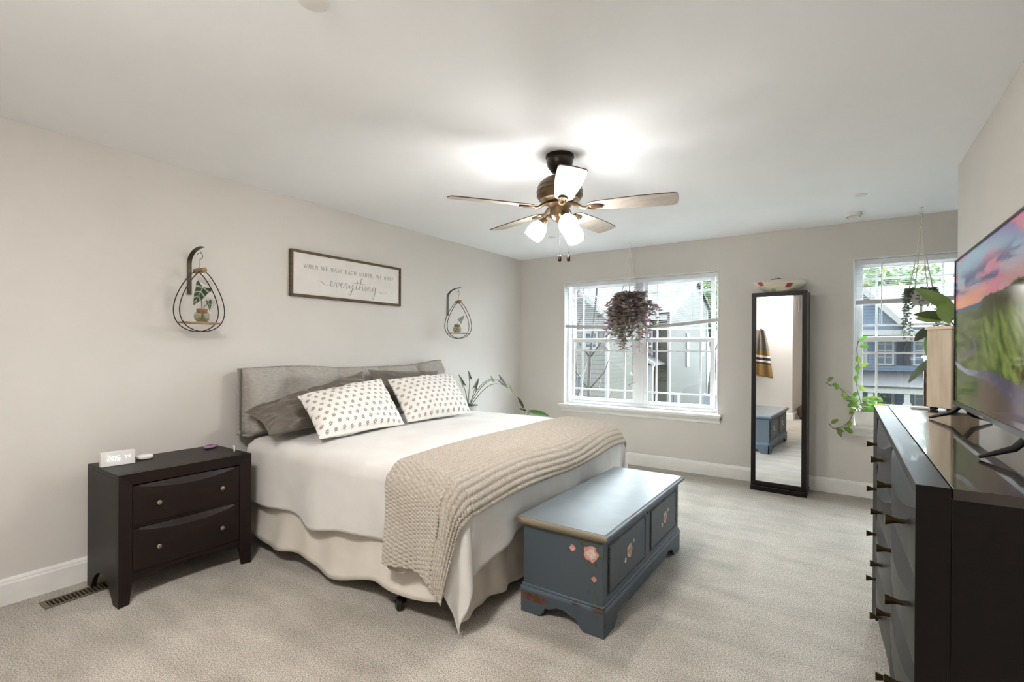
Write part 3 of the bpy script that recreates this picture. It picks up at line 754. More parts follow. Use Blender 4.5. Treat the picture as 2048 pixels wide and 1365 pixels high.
def puck():
    t = thing('charging_case', 'white rounded charging case on the nightstand beside the clock', 'charger', (.19, 1.145, .661))
    b = BM(); 
    def sq(r, z): return [b.verts.new((r*math.copysign(abs(math.cos(a))**.55, math.cos(a))*.85, r*math.copysign(abs(math.sin(a))**.55, math.sin(a))*1.1, z)) for a in [2*PI*k/32 for k in range(32)]]
    R = [sq(.028, 0), sq(.034, .006), sq(.035, .015), sq(.031, .022), sq(.012, .0235)]
    for A, B in zip(R, R[1:]):
        for k in range(32): b.faces.new((A[k], A[(k+1) % 32], B[(k+1) % 32], B[k]))
    b.faces.new(R[0][::-1]); b.faces.new(R[-1]); obj('body', b, WHITEPL, t, True)
    b = BM(); cyl(b, (0, 0, .0232), .019, .0025, 28); obj('raised_lid', b, WHITEPL, t, smooth=math.radians(40))
puck()
def meter():
    t = thing('handheld_device', 'small purple handheld device lying on the nightstand corner near the bed', 'device', (.17, 1.505, .661), .5)
    b = BM(); R = []
    for r, z in ((.7, 0), (1, .008), (.95, .017), (.8, .019)):
        R.append([b.verts.new((.024*r*math.copysign(abs(math.cos(a))**.7, math.cos(a)), .05*r*math.copysign(abs(math.sin(a))**.7, math.sin(a)), z)) for a in [2*PI*k/32 for k in range(32)]])
    for A, B in zip(R, R[1:]):
        for k in range(32): b.faces.new((A[k], A[(k+1) % 32], B[(k+1) % 32], B[k]))
    b.faces.new(R[0][::-1]); b.faces.new(R[-1]); obj('case', b, PURPLE, t, True)
    b = BM(); box(b, (-.013, -.03, .0188), (.013, .018, .0205)); obj('screen', b, SCREENB, t)
meter()
b = BM(); tube(b, [(.40, 1.535, .6625), (.40, 1.535, .69)], [.004, .0045], 10); tube(b, [(.40, 1.535, .69), (.398, 1.53, .697)], [.006, .005], 10)
tag(settle(obj('cable_plug', b, WHITEPL)), 'small white cable plug standing up at the nightstand edge by the bed', 'cable')

# ------------------------------------------------------------------ bed
BX0, BX1, BY0, BY1 = .10, 2.06, 1.68, 3.74
def smooth(a, b_, x):
    t = min(1, max(0, (x-a)/(b_-a))); return t*t*(3-2*t)
def top_z(x, y):
    u = (y-(BY0+BY1)/2)/((BY1-BY0)/2); v = (x-BX0)/(BX1-BX0)
    return .733-.024*u*u-.075*max(0, (v-.80)/.2)**2-.018*(1-v)
def drape(x, y, off=0.0, r=.085, fold=1.0):
    ex, ey0, ey1 = BX1-r, BY0+r, BY1-r
    ox = max(0, x-ex); oy = (y-ey1) if y > ey1 else ((y-ey0) if y < ey0 else 0)
    s = math.hypot(ox, oy); cx_, cy_ = min(x, ex), min(max(y, ey0), ey1)
    z = top_z(min(x, BX1), min(max(y, BY0), BY1))
    if s < 1e-6: return Vector((x, y, z+off))
    dx, dy = ox/s, oy/s; R = r
    if s < R*PI/2: h = R*math.sin(s/R); dr = R*(1-math.cos(s/R)); nz = math.cos(s/R)
    else: h = R+(s-R*PI/2)*.045; dr = R+(s-R*PI/2); nz = 0
    hang = max(0, dr-R*.6)
    ph = (cx_*1.0-cy_*1.0)
    w_ = fold*hang*(.055*math.sin(9*ph+1)+.035*math.sin(17*ph+2.2))
    cor = 0
    if ox > 0 and oy != 0:
        fi = math.atan2(abs(oy), ox)/(PI/2); cor = .16*hang*math.sin(PI*fi)+.10*hang*math.sin(3*PI*fi+.4)*math.sin(PI*fi); w_ = w_*.2
        h = h*.9
    h += w_+cor+off*(1-nz)
    return Vector((cx_+dx*h, cy_+dy*h, z-dr+off*nz))
def sheet(name, fx, nu, nv, m, parent=None, thick=.006, uvf=None):
    V = []; uv = []
    for i in range(nu):
        for j in range(nv):
            V.append(fx(i/(nu-1), j/(nv-1))); uv.append(uvf(i/(nu-1), j/(nv-1)) if uvf else (i/(nu-1), j/(nv-1)))
    o = arr(name, V, gfaces(nu, nv), m, parent, uv=uv)
    if thick:
        s = o.modifiers.new('thickness', 'SOLIDIFY'); s.thickness = thick; s.offset = 0
    return o
def bed():
    t = thing('bed', 'king size bed with cream skirt under the white blanket', 'bed', (1.05, 2.71, 0))
    L = Vector((1.05, 2.71, 0))
    def B(bm, lo, hi): box(bm, Vector(lo)-L, Vector(hi)-L)
    b = BM(); B(b, (.13, BY0+.05, .42), (BX1-.05, BY1-.05, .665)); obj('mattress', b, MATTR, t, bevel=.05)
    b = BM(); B(b, (.13, BY0+.07, .19), (BX1-.06, BY1-.07, .415)); obj('box_spring', b, MATTR, t, bevel=.015)
    b = BM(); 
    for yy in (BY0+.10, BY1-.14): B(b, (.13, yy, .15), (BX1-.08, yy+.04, .19))
    for xx in (.2, 1.0, 1.85): B(b, (xx, BY0+.14, .15), (xx+.04, BY1-.14, .19))
    fr = obj('frame', b, BLACKPL, t)
    for (x, y) in ((1.66, BY0+.035), (1.66, BY1-.035), (.35, BY0+.13), (.35, BY1-.13)):
        b = BM(); p = Vector((x, y, 0))-L
        tube(b, [p+Vector((0, .0, .16)), p+Vector((0, 0, .05))], .009, 10)
        leg = obj('leg', b, BLACKPL, t, True)
        b = BM(); lathe(b, [(0, -.014), (.025, -.014), (.032, -.008), (.032, .008), (.025, .014), (0, .014)], p+Vector((0, -.012, .0325)), 24, (.5, .86, 0)); lathe(b, [(0, .05), (.016, .05), (.03, .045), (.03, .038), (0, .038)], p, 20); obj('caster', b, BLACKPL, leg, smooth=math.radians(40))
    def skirt_side(sg):
        ye = BY0+.045 if sg < 0 else BY1-.045
        def f(u, v):
            x = .14+(BX1-.10-.14)*u; hem = .075+.02*math.sin(u*7+.4)+.018*math.sin(u*19)+.02*u+.022*smooth(.6, .78, u)
            z = .40+(hem-.40)*v
            wv = (.008+.020*v)*(.5*math.sin(u*23+1.3)+.3*math.sin(u*47+.5)+.6*n3(u*14, v*.8, 2))*.6
            return Vector((x, ye+sg*(.012+.05*v*v+wv), z))-L
        return sheet('bed_skirt', f, 150, 14, SKIRT, t, .003)
    skirt_side(-1); skirt_side(1)
    def f(u, v):
        y = BY0+.03+(BY1-BY0-.06)*u; hem = .05+.015*math.sin(u*11)
        z = .40+(hem-.40)*v; wv = (.006+.016*v)*(math.sin(u*46)*.6+math.sin(u*83)*.4)
        return Vector((BX1-.05+.028*v+wv, y, z))-L
    sheet('bed_skirt', f, 150, 14, SKIRT, t, .003)
bed()
def blanket():
    x0, x1 = .275, BX1-.085+.36; y0, y1 = BY0+.085-.43, BY1-.085+.40
    def f(u, v):
        x = x0+(x1-x0)*u; y = y0+(y1-y0)*v
        cut = smooth(.35, 0, v)*smooth(.8, 1, u)
        x += .13*cut*smooth(.72, 1, u); 
        y += (.025*math.sin(x*4.0+.6)+.012*math.sin(x*11))*(smooth(.12, 0, v))
        p = drape(x, y)
        wr = .006*n3(x*3.1, y*2.2, 1)+.0035*n3(x*9, y*4, 4)+.009*max(0, n3(x*2.2+y*3.0, y*1.1-x*.6, 9))
        if x > BX1-.15: p.x += .012*n3(y*7, x*2.5, 5)+.0025*n3(y*16, x*5, 8)
        inside = 1 if (x < BX1-.1 and BY0+.1 < y < BY1-.1) else .5
        p.z += wr*inside
        if x < .5 and y < BY0+.1: p.y -= .0
        # the chest's lid pins the foot overhang
        if p.z < .485 and p.x > 2.115 and p.y > 2.0: p.x = 2.115
        return p
    o = sheet('blanket', f, 150, 190, QUILT, None, .008)
    tag(settle(o), 'white fleece blanket spread over the bed and hanging at its sides', 'blanket')
blanket()
def throw():
    NU, NV = 150, 860
    W = .53; x0 = 1.60; y0, y1 = BY0+.085-.49, BY1-.085+.30
    sx_, sy_ = W/21, .019          # stitch pitch
    V = []
    U = np.linspace(0, 1, NU); Vv = np.linspace(0, 1, NV)
    def core(u, v, off):
        x = x0+W*u; yy = y0+(y1-y0)*v
        yl = yy
        dropn = max(0, BY0-yy)
        x += .16*dropn+.01*math.sin(yy*5)-.03*smooth(2.6, 3.7, yy)
        yl += (.045*u+.01)*smooth(BY0, BY0-.3, yy)*1.0 
        p = drape(x, yl, off, fold=0)
        if dropn > 0:
            hang = max(0, dropn-.04)
            p.y -= .012+hang*(.11*(.5+.5*math.sin(u*11.5+.6))*smooth(0, .3, hang)+.03)
        return p
    P = np.zeros((NU, NV, 3))
    for i in range(NU):
        for j in range(NV): P[i, j] = core(U[i], Vv[j], .022)
    du = np.gradient(P, axis=0); dv = np.gradient(P, axis=1)
    N = np.cross(du, dv); N /= (np.linalg.norm(N, axis=2, keepdims=True)+1e-9)
    if N[NU//2, NV//2, 2] < 0: N = -N
    uu = (U[:, None]*W/sx_); vv = (Vv[None, :]*(y1-y0)/sy_)
    row = np.floor(uu); fu = uu-row-.5; vs_ = vv+.5*(row % 2); fv = vs_-np.floor(vs_)-.5
    rr = (fu/.50)**2+(np.abs(fv+.22*fu)/.48)**2
    hgt = np.sqrt(np.clip(1-rr, 0, 1))
    V = (P+N*(hgt[..., None]*.0085-.002)).reshape(-1, 3)
    o = arr('throw_blanket', V, gfaces(NU, NV), KNIT)
    # second layer of the doubled throw, seen below the near hem
    s = o.modifiers.new('thickness', 'SOLIDIFY'); s.thickness = .006; s.offset = -1
    settle(o); tag(o, 'chunky taupe knitted throw laid across the foot of the bed', 'throw')
    root = o.location.copy()
    def f(u, v):
        p = core(.02+.55*u, .0+.10*v, .008); p.z -= .018+.02*math.sin(u*6); p.y += .012
        return p-root
    q = sheet('under_layer', f, 60, 30, KNIT, o, .006)
throw()

def pillow(name, q, th, m, seed, parent=None, wr=.008, nu=40, nv=30, ear=.12, tag_=None, sag=0, twist=None):
    bl, br, tl, tr = map(Vector, q); V = []; Fc = []; uv = []
    w_ = ((br-bl).length+(tr-tl).length)/2; h_ = ((tl-bl).length+(tr-br).length)/2
    nn0 = ((br-bl)+(tr-tl)).cross((tl-bl)+(tr-br)).normalized()
    for side in (1, -1):
        off = len(V)
        for i in range(nu):
            for j in range(nv):
                a = -1+2*i/(nu-1); b_ = -1+2*j/(nv-1)
                prof = max(0, (1-abs(a)**2.6))**.55*max(0, (1-abs(b_)**2.4))**.55
                # seams pull in between the corners
                pa = a*(1-ear*.55*(1-b_*b_)*0-ear*.45*(1-abs(b_)**2)*abs(a)**3); pb = b_*(1-ear*.6*(1-abs(a)**2)*abs(b_)**3)
                edge = min(1, (1-max(abs(a), abs(b_)))*9)
                z = side*(th/2*prof)+wr*edge*(n3(a*2.2+seed, b_*2.6, side*3)+.5*n3(a*6+seed, b_*5, 7+side))+.3*wr*n3(a*3, b_*3, seed)
                fa, fb_ = (pa+1)/2, (pb+1)/2
                c0 = bl.lerp(br, fa); c1 = tl.lerp(tr, fa); nn = (br-bl).lerp(tr-tl, fb_).cross((tl-bl).lerp(tr-br, fa)).normalized()
                p = c0.lerp(c1, fb_)+nn*z
                if twist: p = twist(p, a, b_)
                V.append(p)
                uv.append(((a+1)/2*w_+side, (b_+1)/2*h_))
        fs = gfaces(nu, nv, off); Fc += fs if side > 0 else [f[::-1] for f in fs]
    # stitch the two shells along the rim
    K = nu*nv
    rim = [i*nv for i in range(nu)]+[(nu-1)*nv+j for j in range(1, nv)]+[i*nv+nv-1 for i in range(nu-2, -1, -1)]+[j for j in range(nv-2, 0, -1)]
    for a, b_ in zip(rim, rim[1:]+rim[:1]): Fc.append((a, b_, K+b_, K+a))
    return arr(name, V, Fc, m, parent, uv=uv)
def lerp3(a, b_, f): return Vector(a).lerp(Vector(b_), f)
def from_edges(bl, br, tl, tr):
    bl, br, tl, tr = map(Vector, (bl, br, tl, tr)); c = (bl+br+tl+tr)/4
    r = ((br-bl)+(tr-tl))/2; u = ((tl-bl)+(tr-br))/2
    return c, r, u, r.length, u.length
def pillows():
    # long tufted headboard wedge
    t = thing('headboard_cushion', 'long tufted grey linen headboard cushion against the wall', 'cushion', (.13, 2.70, .762))
    NU, NV = 150, 34; V = []; Fc = []
    hw = .985
    tufts = [(-.66, .0), (-.22, .0), (.22, .0), (.66, .0)]
    for side in (1, -1):
        off = len(V)
        for i in range(NU):
            for j in range(NV):
                a = -1+2*i/(NU-1); b_ = j/(NV-1)
                y = a*hw; z = -.060+b_*.433+(.022*(abs(a)**3) - .012*math.sin(a*4.2+.5)+.012*abs(math.cos((a+.66)*PI/.44/1.0*.5)))*b_
                if side > 0:
                    x = .15-.085*b_; x *= min(1, ((1-abs(a))*hw/.03)**.5+.0)*min(1, (1-b_)*6+.0)**.6*min(1, b_*9+.25)**.5
                    for ta, tb in tufts:
                        d = math.hypot((a-ta)*hw, (b_-.56)*.42); x -= .085*math.exp(-(d/.10)**2)
                        x -= .034*math.exp(-(((a-ta)*hw+.03*(b_-.6))/.03)**2)*math.exp(-((b_-.9)/.3)**2)
                    x += .006*n3(a*8, b_*3, 5)
                    x = max(x, .004)
                else: x = -.06-.0*b_
                V.append(Vector((x+.0, y, z)))
        fs = gfaces(NU, NV, off); Fc += fs if side > 0 else [f[::-1] for f in fs]
    K = NU*NV; rim = [i*NV for i in range(NU)]+[(NU-1)*NV+j for j in range(1, NV)]+[i*NV+NV-1 for i in range(NU-2, -1, -1)]+[j for j in range(NV-2, 0, -1)]
    for a, b_ in zip(rim, rim[1:]+rim[:1]): Fc.append((a, b_, K+b_, K+a))
    arr('cover', V, Fc, LINEN, t)
    for ta, tb in tufts:
        b = BM(); lathe(b, [(0, 0), (.011, 0), (.009, .006), (0, .009)], (.022, ta*hw, .20), 16, (1, 0, 0)); obj('button', b, LINEN, t, True)
    b = BM(); 
    b.free()
    for s in (-1, 1): b = BM(); tube(b, [(.02, s*(hw-.012), -.05), (.045, s*(hw-.008), .18), (.012, s*(hw-.004), .385)], .004, 6); obj('piping', b, LINEN, t, True)
    def sl(p, a, b_):      # loose hem of the case spills over the edge of the bed
        k = max(0, -a-.2)/.8*max(0, -b_)
        return p+Vector((.05*k, -.05*k, -.005*k))
    o = pillow('brown_pillow', ((.62, 1.65, .785), (.47, 2.60, .79), (.26, 1.66, .875), (.255, 2.62, 1.11)), .14, DARKP, 3, wr=.032, nu=80, nv=50, twist=sl); tag(settle(o), 'brown satin pillow behind the nearer dotted pillow, one corner over the bed edge', 'pillow', 'brown pillows')
    o = pillow('brown_pillow', ((.44, 2.70, .80), (.44, 3.60, .80), (.25, 2.67, 1.12), (.25, 3.50, 1.08)), .12, DARKP, 11, wr=.014, nu=60, nv=40); tag(settle(o), 'brown satin pillow behind the farther dotted pillow, only its top showing', 'pillow', 'brown pillows')
    o = pillow('dotted_pillow', ((.88, 1.79, .750), (.80, 2.56, .735), (.48, 1.90, .975), (.47, 2.62, 1.06)), .19, PRINT, 5, wr=.016, nu=70, nv=46); tag(settle(o), 'white pillow with grey flower print nearer the nightstand, corners upright', 'pillow', 'dotted pillows')
    o = pillow('dotted_pillow', ((.80, 2.585, .745), (.86, 3.27, .748), (.46, 2.69, 1.045), (.45, 3.47, 1.065)), .19, PRINT, 8, wr=.016, nu=70, nv=46); tag(settle(o), 'white pillow with grey flower print on the far side of the bed', 'pillow', 'dotted pillows')
pillows()

# ------------------------------------------------------------------ painted chest
def chest():
    t = thing('storage_chest', 'blue grey painted wooden chest with roses at the foot of the bed', 'chest', (2.38, 2.655, 0))
    hx, hy = .212, .598      # half sizes of the body
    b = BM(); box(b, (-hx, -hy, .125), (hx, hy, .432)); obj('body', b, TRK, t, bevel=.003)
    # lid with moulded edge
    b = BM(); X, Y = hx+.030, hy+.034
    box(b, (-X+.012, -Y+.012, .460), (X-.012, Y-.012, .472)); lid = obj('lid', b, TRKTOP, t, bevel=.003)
    def mould(nm, sx0, sx1, sy0, sy1, m):
        b = BM()
        prof = [(0, .432), (.0, .440), (.008, .444), (.014, .450), (.016, .457), (.012, .464), (.004, .470), (-.02, .4715), (-.02, .432)]
        return b, prof
    prof = [(-.02, .433), (.0, .433), (.004, .440), (.012, .444), (.016, .452), (.016, .460), (.010, .468), (0, .471), (-.004, .4705), (-.02, .4705)]
    def edge(p0, p1, nrm, m):
        b = BM(); p0, p1, nrm = Vector(p0), Vector(p1), Vector(nrm); al = (p1-p0).normalized()
        A = [b.verts.new(p0+nrm*d-al*d+Vector((0, 0, z))) for d, z in prof]; B = [b.verts.new(p1+nrm*d+al*d+Vector((0, 0, z))) for d, z in prof]
        n = len(prof)
        for i in range(n): b.faces.new((A[i], A[(i+1) % n], B[(i+1) % n], B[i]))
        b.faces.new(A[::-1]); b.faces.new(B)
        return obj('edge_moulding', b, m, lid, smooth=math.radians(50))
    ex, ey = X-.016, Y-.016
    edge((-ex, -ey, 0), (ex, -ey, 0), (0, -1, 0), TRKEND)['label'] = 'gold worn end moulding'
    edge((ex, -ey, 0), (ex, ey, 0), (1, 0, 0), TRKMLD); edge((ex, ey, 0), (-ex, ey, 0), (0, 1, 0), TRKMLD); edge((-ex, ey, 0), (-ex, -ey, 0), (-1, 0, 0), TRKMLD)
    # stepped base moulding
    b = BM()
    for d, z0, z1 in ((.006, .128, .140), (.012, .108, .128)): box(b, (-hx-d, -hy-d, z0), (hx+d, hy+d, z1))
    obj('base_moulding', b, TRKMLD, t, bevel=.004)
    # scalloped bracket base
    def scallop(L, foot):
        q = [(-L, .11), (-L, 0), (-L+foot, 0)]
        n = 26
        for k in range(n+1):
            u = k/n; s = -L+foot+.012+(2*L-2*foot-.024)*u; a = min(u, 1-u)*(2*L-2*foot)
            z = .042*smooth(0, .035, a)+.018*smooth(.05, .11, a)-.020*smooth(.12, .20, a)
            q.append((s, z+.008))
        q += [(L-foot, 0), (L, 0), (L, .11)]
        return q
    b = BM(); d = .010
    prism(b, scallop(hy+d, .12), 'x', hx+d-.022, hx+d); obj('bracket_base', b, TRK, t, bevel=.003)
    b = BM(); prism(b, scallop(hx+d-.0005, .10), 'y', -hy-d-.0005, -hy-d+.022); obj('bracket_base', b, TRK, t, bevel=.003)
    b = BM(); prism(b, scallop(hx+d-.001, .10), 'y', hy+d-.022, hy+d); obj('bracket_base', b, TRK, t, bevel=.003)
    b = BM(); box(b, (-hx-d, -hy, 0), (-hx-d+.02, hy, .11)); obj('bracket_base', b, TRK, t)
    # front panels framed by beading
    for (y0, y1) in ((-.545, -.042), (.042, .545)):
        z0, z1 = .168, .405; xf = hx+.0005
        b = BM(); box(b, (xf-.006, y0+.014, z0+.014), (xf+.004, y1-.014, z1-.014)); pn = obj('front_panel', b, TRK, t, bevel=.003)
        w_ = .013
        for (a0, a1, c0, c1) in ((y0, y1, z0, z0+w_), (y0, y1, z1-w_, z1)):
            nn = 40; b = BM()
            for k in range(nn):
                a = a0+(a1-a0)*(k+.5)/nn; lathe(b, [(0, 0), (.0052, .001), (.0045, .005), (0, .007)], (xf, a, (c0+c1)/2), 6, (1, 0, 0))
            box(b, (xf-.004, a0, c0), (xf+.0015, a1, c1))
            obj('beading', b, TRKMLD, pn)
        for a0 in (y0, y1-w_):
            b = BM()
            box(b, (xf-.004, a0, z0+w_), (xf+.002, a0+w_, z1-w_))
            for k in range(20):
                z = z0+w_+(z1-z0-2*w_)*(k+.5)/20; lathe(b, [(0, 0), (.0055, .001), (.0045, .005), (0, .007)], (xf, a0+w_/2, z), 6, (1, 0, 0))
            q = obj('beading', b, BEADD, pn); q['label'] = 'dark vertical beading'
        yc, zc = (y0+y1)/2+.01, (z0+z1)/2+.004
        flower(pn, (xf+.0046, yc, zc), (0, 1, 0), (0, 0, 1), .034, ROSEW, 3)
    flower(t, (.152, -hy-.0012, .365), (1, 0, 0), (0, 0, 1), .036, ROSEP, 5, side=True)
    # bare wood where the paint has come off the lower corner
    b = BM(); pts = []
    for k in range(26):
        a = 2*PI*k/26; r = 1+.35*n3(math.cos(a)*2, math.sin(a)*2, 3); pts.append(b.verts.new((-.145+.075*r*math.cos(a), -hy-.0112, .083+.02*r*math.sin(a))))
    b.faces.new(pts); obj('worn_patch', b, TRKWEAR, t)['label'] = 'bare brown patch of worn paint'
    b = BM(); cyl(b, (hx, 0, .40), .008, .004, 16, (1, 0, 0)); obj('keyhole', b, BEADD, t)
def flower(parent, c, r, u, R, m, leaves, side=False):
    c, r, u = Vector(c), Vector(r), Vector(u); nn = r.cross(u)
    if side: nn = -Vector((0, 1, 0))
    else: nn = Vector((1, 0, 0))
    def blob(b, cx_, cz, rr, lob, ph, lift):
        vs_ = []
        for k in range(28):
            a = 2*PI*k/28; q = rr*(1+.09*math.cos(lob*a+ph)+.05*math.sin((lob+3)*a)); vs_.append(b.verts.new(c+r*(cx_+q*math.cos(a))+u*(cz+q*math.sin(a))+nn*lift))
        b.faces.new(vs_)
    def lf(b, cx_, cz, L, w_, ang, lift):
        d = r*math.cos(ang)+u*math.sin(ang); s = -r*math.sin(ang)+u*math.cos(ang); p = c+r*cx_+u*cz+nn*lift
        vs_ = [b.verts.new(p+d*L*f+s*w_*math.sin(PI*f)) for f in (0, .2, .45, .7, 1)]+[b.verts.new(p+d*L*f-s*w_*math.sin(PI*f)) for f in (.7, .45, .2)]
        b.faces.new(vs_)
    b = BM()
    spots = [(-1.1, .9, 2.6), (-.6, 1.3, 2.2), (.9, 1.1, .9), (1.1, .2, -.2), (.7, -1.0, -1.2), (-.4, -1.2, -2.0)] if side else [(.8, -.6, -.8), (-.5, -1.0, -2.2), (.9, .7, 1.2)]
    for x, z, a in spots: lf(b, x*R*.8, z*R*.8, R*.95, R*.24, a, .0002)
    if side:
        for (x, z, a) in ((-2.4, .3, 3.0), (-2.9, -.1, 3.5), (.1, -2.4, -1.4), (.5, -3.3, -1.2), (.6, -4.4, -1.6), (.9, -5.3, -1.4)): lf(b, x*R, z*R, R*.7, R*.12, a, .0002)
    obj('painted_leaves', b, ROSEL, parent, fix=False)
    b = BM(); blob(b, 0, 0, R, 5, 0, .0004)
    obj('painted_rose', b, m, parent, fix=False)
    for q in (((-2.6, .2, .42), (.45, -3.1, .34)) if side else ((-1.6, -.9, .4), (1.7, .9, .3))):
        b = BM(); blob(b, q[0]*R, q[1]*R, R*q[2], 4, 0, .0004); obj('painted_bud', b, m, parent, fix=False)
    b = BM(); blob(b, .06*R, -.05*R, R*.62, 4, 1, .0007); obj('rose_heart', b, ROSEW if side else ROSEP, parent, fix=False)
chest()

# ------------------------------------------------------------------ standing mirror
def mirror():
    t = thing('standing_mirror', 'tall black framed standing mirror cabinet against the back wall', 'mirror', (2.99, 5.02, 0), math.radians(-2.0))
    hw, dp, z0, z1 = .222, .25, .035, 1.822; f = .038
    b = BM(); box(b, (-hw-.004, -.004, 0), (hw+.004, dp, .045)); obj('base', b, BLACKW, t, bevel=.004)
    b = BM(); box(b, (-hw, .022, .045), (hw, dp, z1)); obj('cabinet', b, BLACKW, t, bevel=.003)
    b = BM(); z0 = .052
    for q in ([(-hw, z0), (hw, z0), (hw-f, z0+f), (-hw+f, z0+f)], [(-hw, z1), (-hw+f, z1-f), (hw-f, z1-f), (hw, z1)], [(-hw, z0), (-hw+f, z0+f), (-hw+f, z1-f), (-hw, z1)], [(hw, z0), (hw, z1), (hw-f, z1-f), (hw-f, z0+f)]):
        prism(b, q, 'y', -.002, .020)
    dr = obj('door_frame', b, BLACKW, t, bevel=.002)
    b = BM(); box(b, (-hw+f, .006, z0+f), (hw-f, .014, z1-f)); obj('mirror_glass', b, MIRROR, dr)
mirror()
def basket():
    t = thing('coiled_bowl', 'wide cream coiled basket bowl with red and green patches on the mirror', 'bowl', (2.992, 5.135, 1.8225))
    N = 18; out = [(.0, 0), (.10, 0)]; 
    for k in range(N+1):
        f = k/N; r = .105+.12*f; z = .004+.092*f**1.25; out.append((r+.002*(k % 2), z))
    for k in range(N, -1, -1):
        f = k/N; r = .098+.12*f; z = .012+.088*f**1.25; out.append((r, z))
    out.append((0, .012))
    b = BM(); lathe(b, out, n=64); obj('bowl_wall', b, BASKET, t, True)
    def patch(a0, a1, f0, f1, m, nm):
        b = BM(); P = []
        for i in range(5):
            for j in range(7):
                f = f0+(f1-f0)*i/4; a = a0+(a1-a0)*j/6+.10*(f-f0); r = .1085+.12*f; P.append(b.verts.new((r*math.cos(a), r*math.sin(a), .004+.092*f**1.25-.001)))
        for i in range(4):
            for j in range(6): b.faces.new((P[i*7+j], P[i*7+j+1], P[(i+1)*7+j+1], P[(i+1)*7+j]))
        obj(nm, b, m, t, True, fix=False)['label'] = nm.replace('_', ' ')
    A = -PI/2-.09
    patch(A-.85, A-.58, .68, .97, REDW, 'red_woven_patch'); patch(A+.42, A+.68, .42, .76, REDW, 'red_woven_patch'); patch(A-.40, A-.10, .08, .34, GRNW, 'green_woven_patch'); patch(A+1.7, A+2.0, .5, .9, REDW, 'red_woven_patch')
    b = BM()
    lathe(b, [(0, -.035), (.05, -.03), (.066, 0), (.05, .026), (.02, .036), (0, .037)], (2.965, 5.12, 1.922), 28)
    o = settle(obj('patterned_ball', b, PATT, smooth=True)); tag(o, 'black and white patterned round bundle inside the coiled bowl', 'ornament')
basket()

# ------------------------------------------------------------------ dresser
def dresser():
    x0, x1, y0, y1, h = 3.603, 4.036, 1.275, 2.985, 1.032
    yc = (y0+y1)/2; hy = (y1-y0)/2
    t = thing('dresser', 'large dark espresso dresser with bowed drawers at the right edge', 'dresser', (x1, yc, 0))
    dp = x1-x0            # local: back at x=0, front towards -x
    X = lambda d: -d
    for s in (-1, 1):
        b = BM(); ya, yb = sorted((s*hy, s*(hy-.025))); box(b, (-dp+.055, ya, 0 if s else 0), (0, yb, h-.022)); obj('side_panel', b, ESPD, t, bevel=.002)
    b = BM(); box(b, (-.014, -hy+.025, .12), (-.002, hy-.025, h-.022)); obj('back_panel', b, ESPD, t)
    b = BM(); box(b, (-dp+.057, -hy, h-.022), (0, hy, h)); obj('top', b, ESPTOP, t, bevel=.0015)
    fw = .062; b = BM()
    def fr(q, lifts):
        A = [b.verts.new((-dp+.055, y, z)) for y, z in q]; B = [b.verts.new((-dp+(.0 if l else .012), y, z)) for (y, z), l in zip(q, lifts)]
        n = len(q)
        for i in range(n): b.faces.new((A[i], A[(i+1) % n], B[(i+1) % n], B[i]))
        b.faces.new(A); b.faces.new(B)
    for s in (-1, 1): fr([(s*hy, 0), (s*(hy-fw+.012), 0), (s*(hy-fw), .12), (s*(hy-fw), h-.05), (s*hy, h)], (1, 0, 0, 0, 1))
    fr([(-hy, h), (hy, h), (hy-fw, h-.05), (-hy+fw, h-.05)], (1, 1, 0, 0))
    obj('front_frame', b, ESPD, t, bevel=.0015)
    yi = hy-fw; b = BM()
    pts = [(-yi, .175)]+[(-yi+2*yi*k/20, .115+.04*math.sin(PI*k/20)) for k in range(21)]+[(yi, .175)]
    prism(b, pts, 'x', -dp+.02, -dp+.035); obj('apron', b, ESPD, t)
    b = BM(); box(b, (-dp+.022, -.012, .175), (-dp+.05, .012, h-.05)); 
    zz = [.178, .379, .580, .781, .980]
    for z in zz[1:-1]: box(b, (-dp+.022, -yi, z-.005), (-dp+.05, yi, z+.005))
    obj('divider_rail', b, ESPD, t)
    cols = ((-yi+.003, -.014), (.014, yi-.003))
    for ci, (a0, a1) in enumerate(cols):
        for r in range(4):
            z0, z1 = zz[r]+.007, zz[r+1]-.007
            d = bow_drawer('drawer', t, ESPD, (a1-a0)/2, z0, z1, -dp+.018, 'x', .020, (a0+a1)/2, .062, -1)
            m_ = (a0+a1)/2
            for s in (-1, 1):
                yk = m_+s*.19
                b = BM(); lathe(b, [(0, -.004), (.006, -.004), (.006, .012), (.0085, .022), (.0125, .034), (.0125, .037), (0, .037)], (-dp+.003, yk, (z0+z1)/2), 20, (-1, 0, 0)); obj('knob', b, BRASSY, d, smooth=math.radians(40))
dresser()

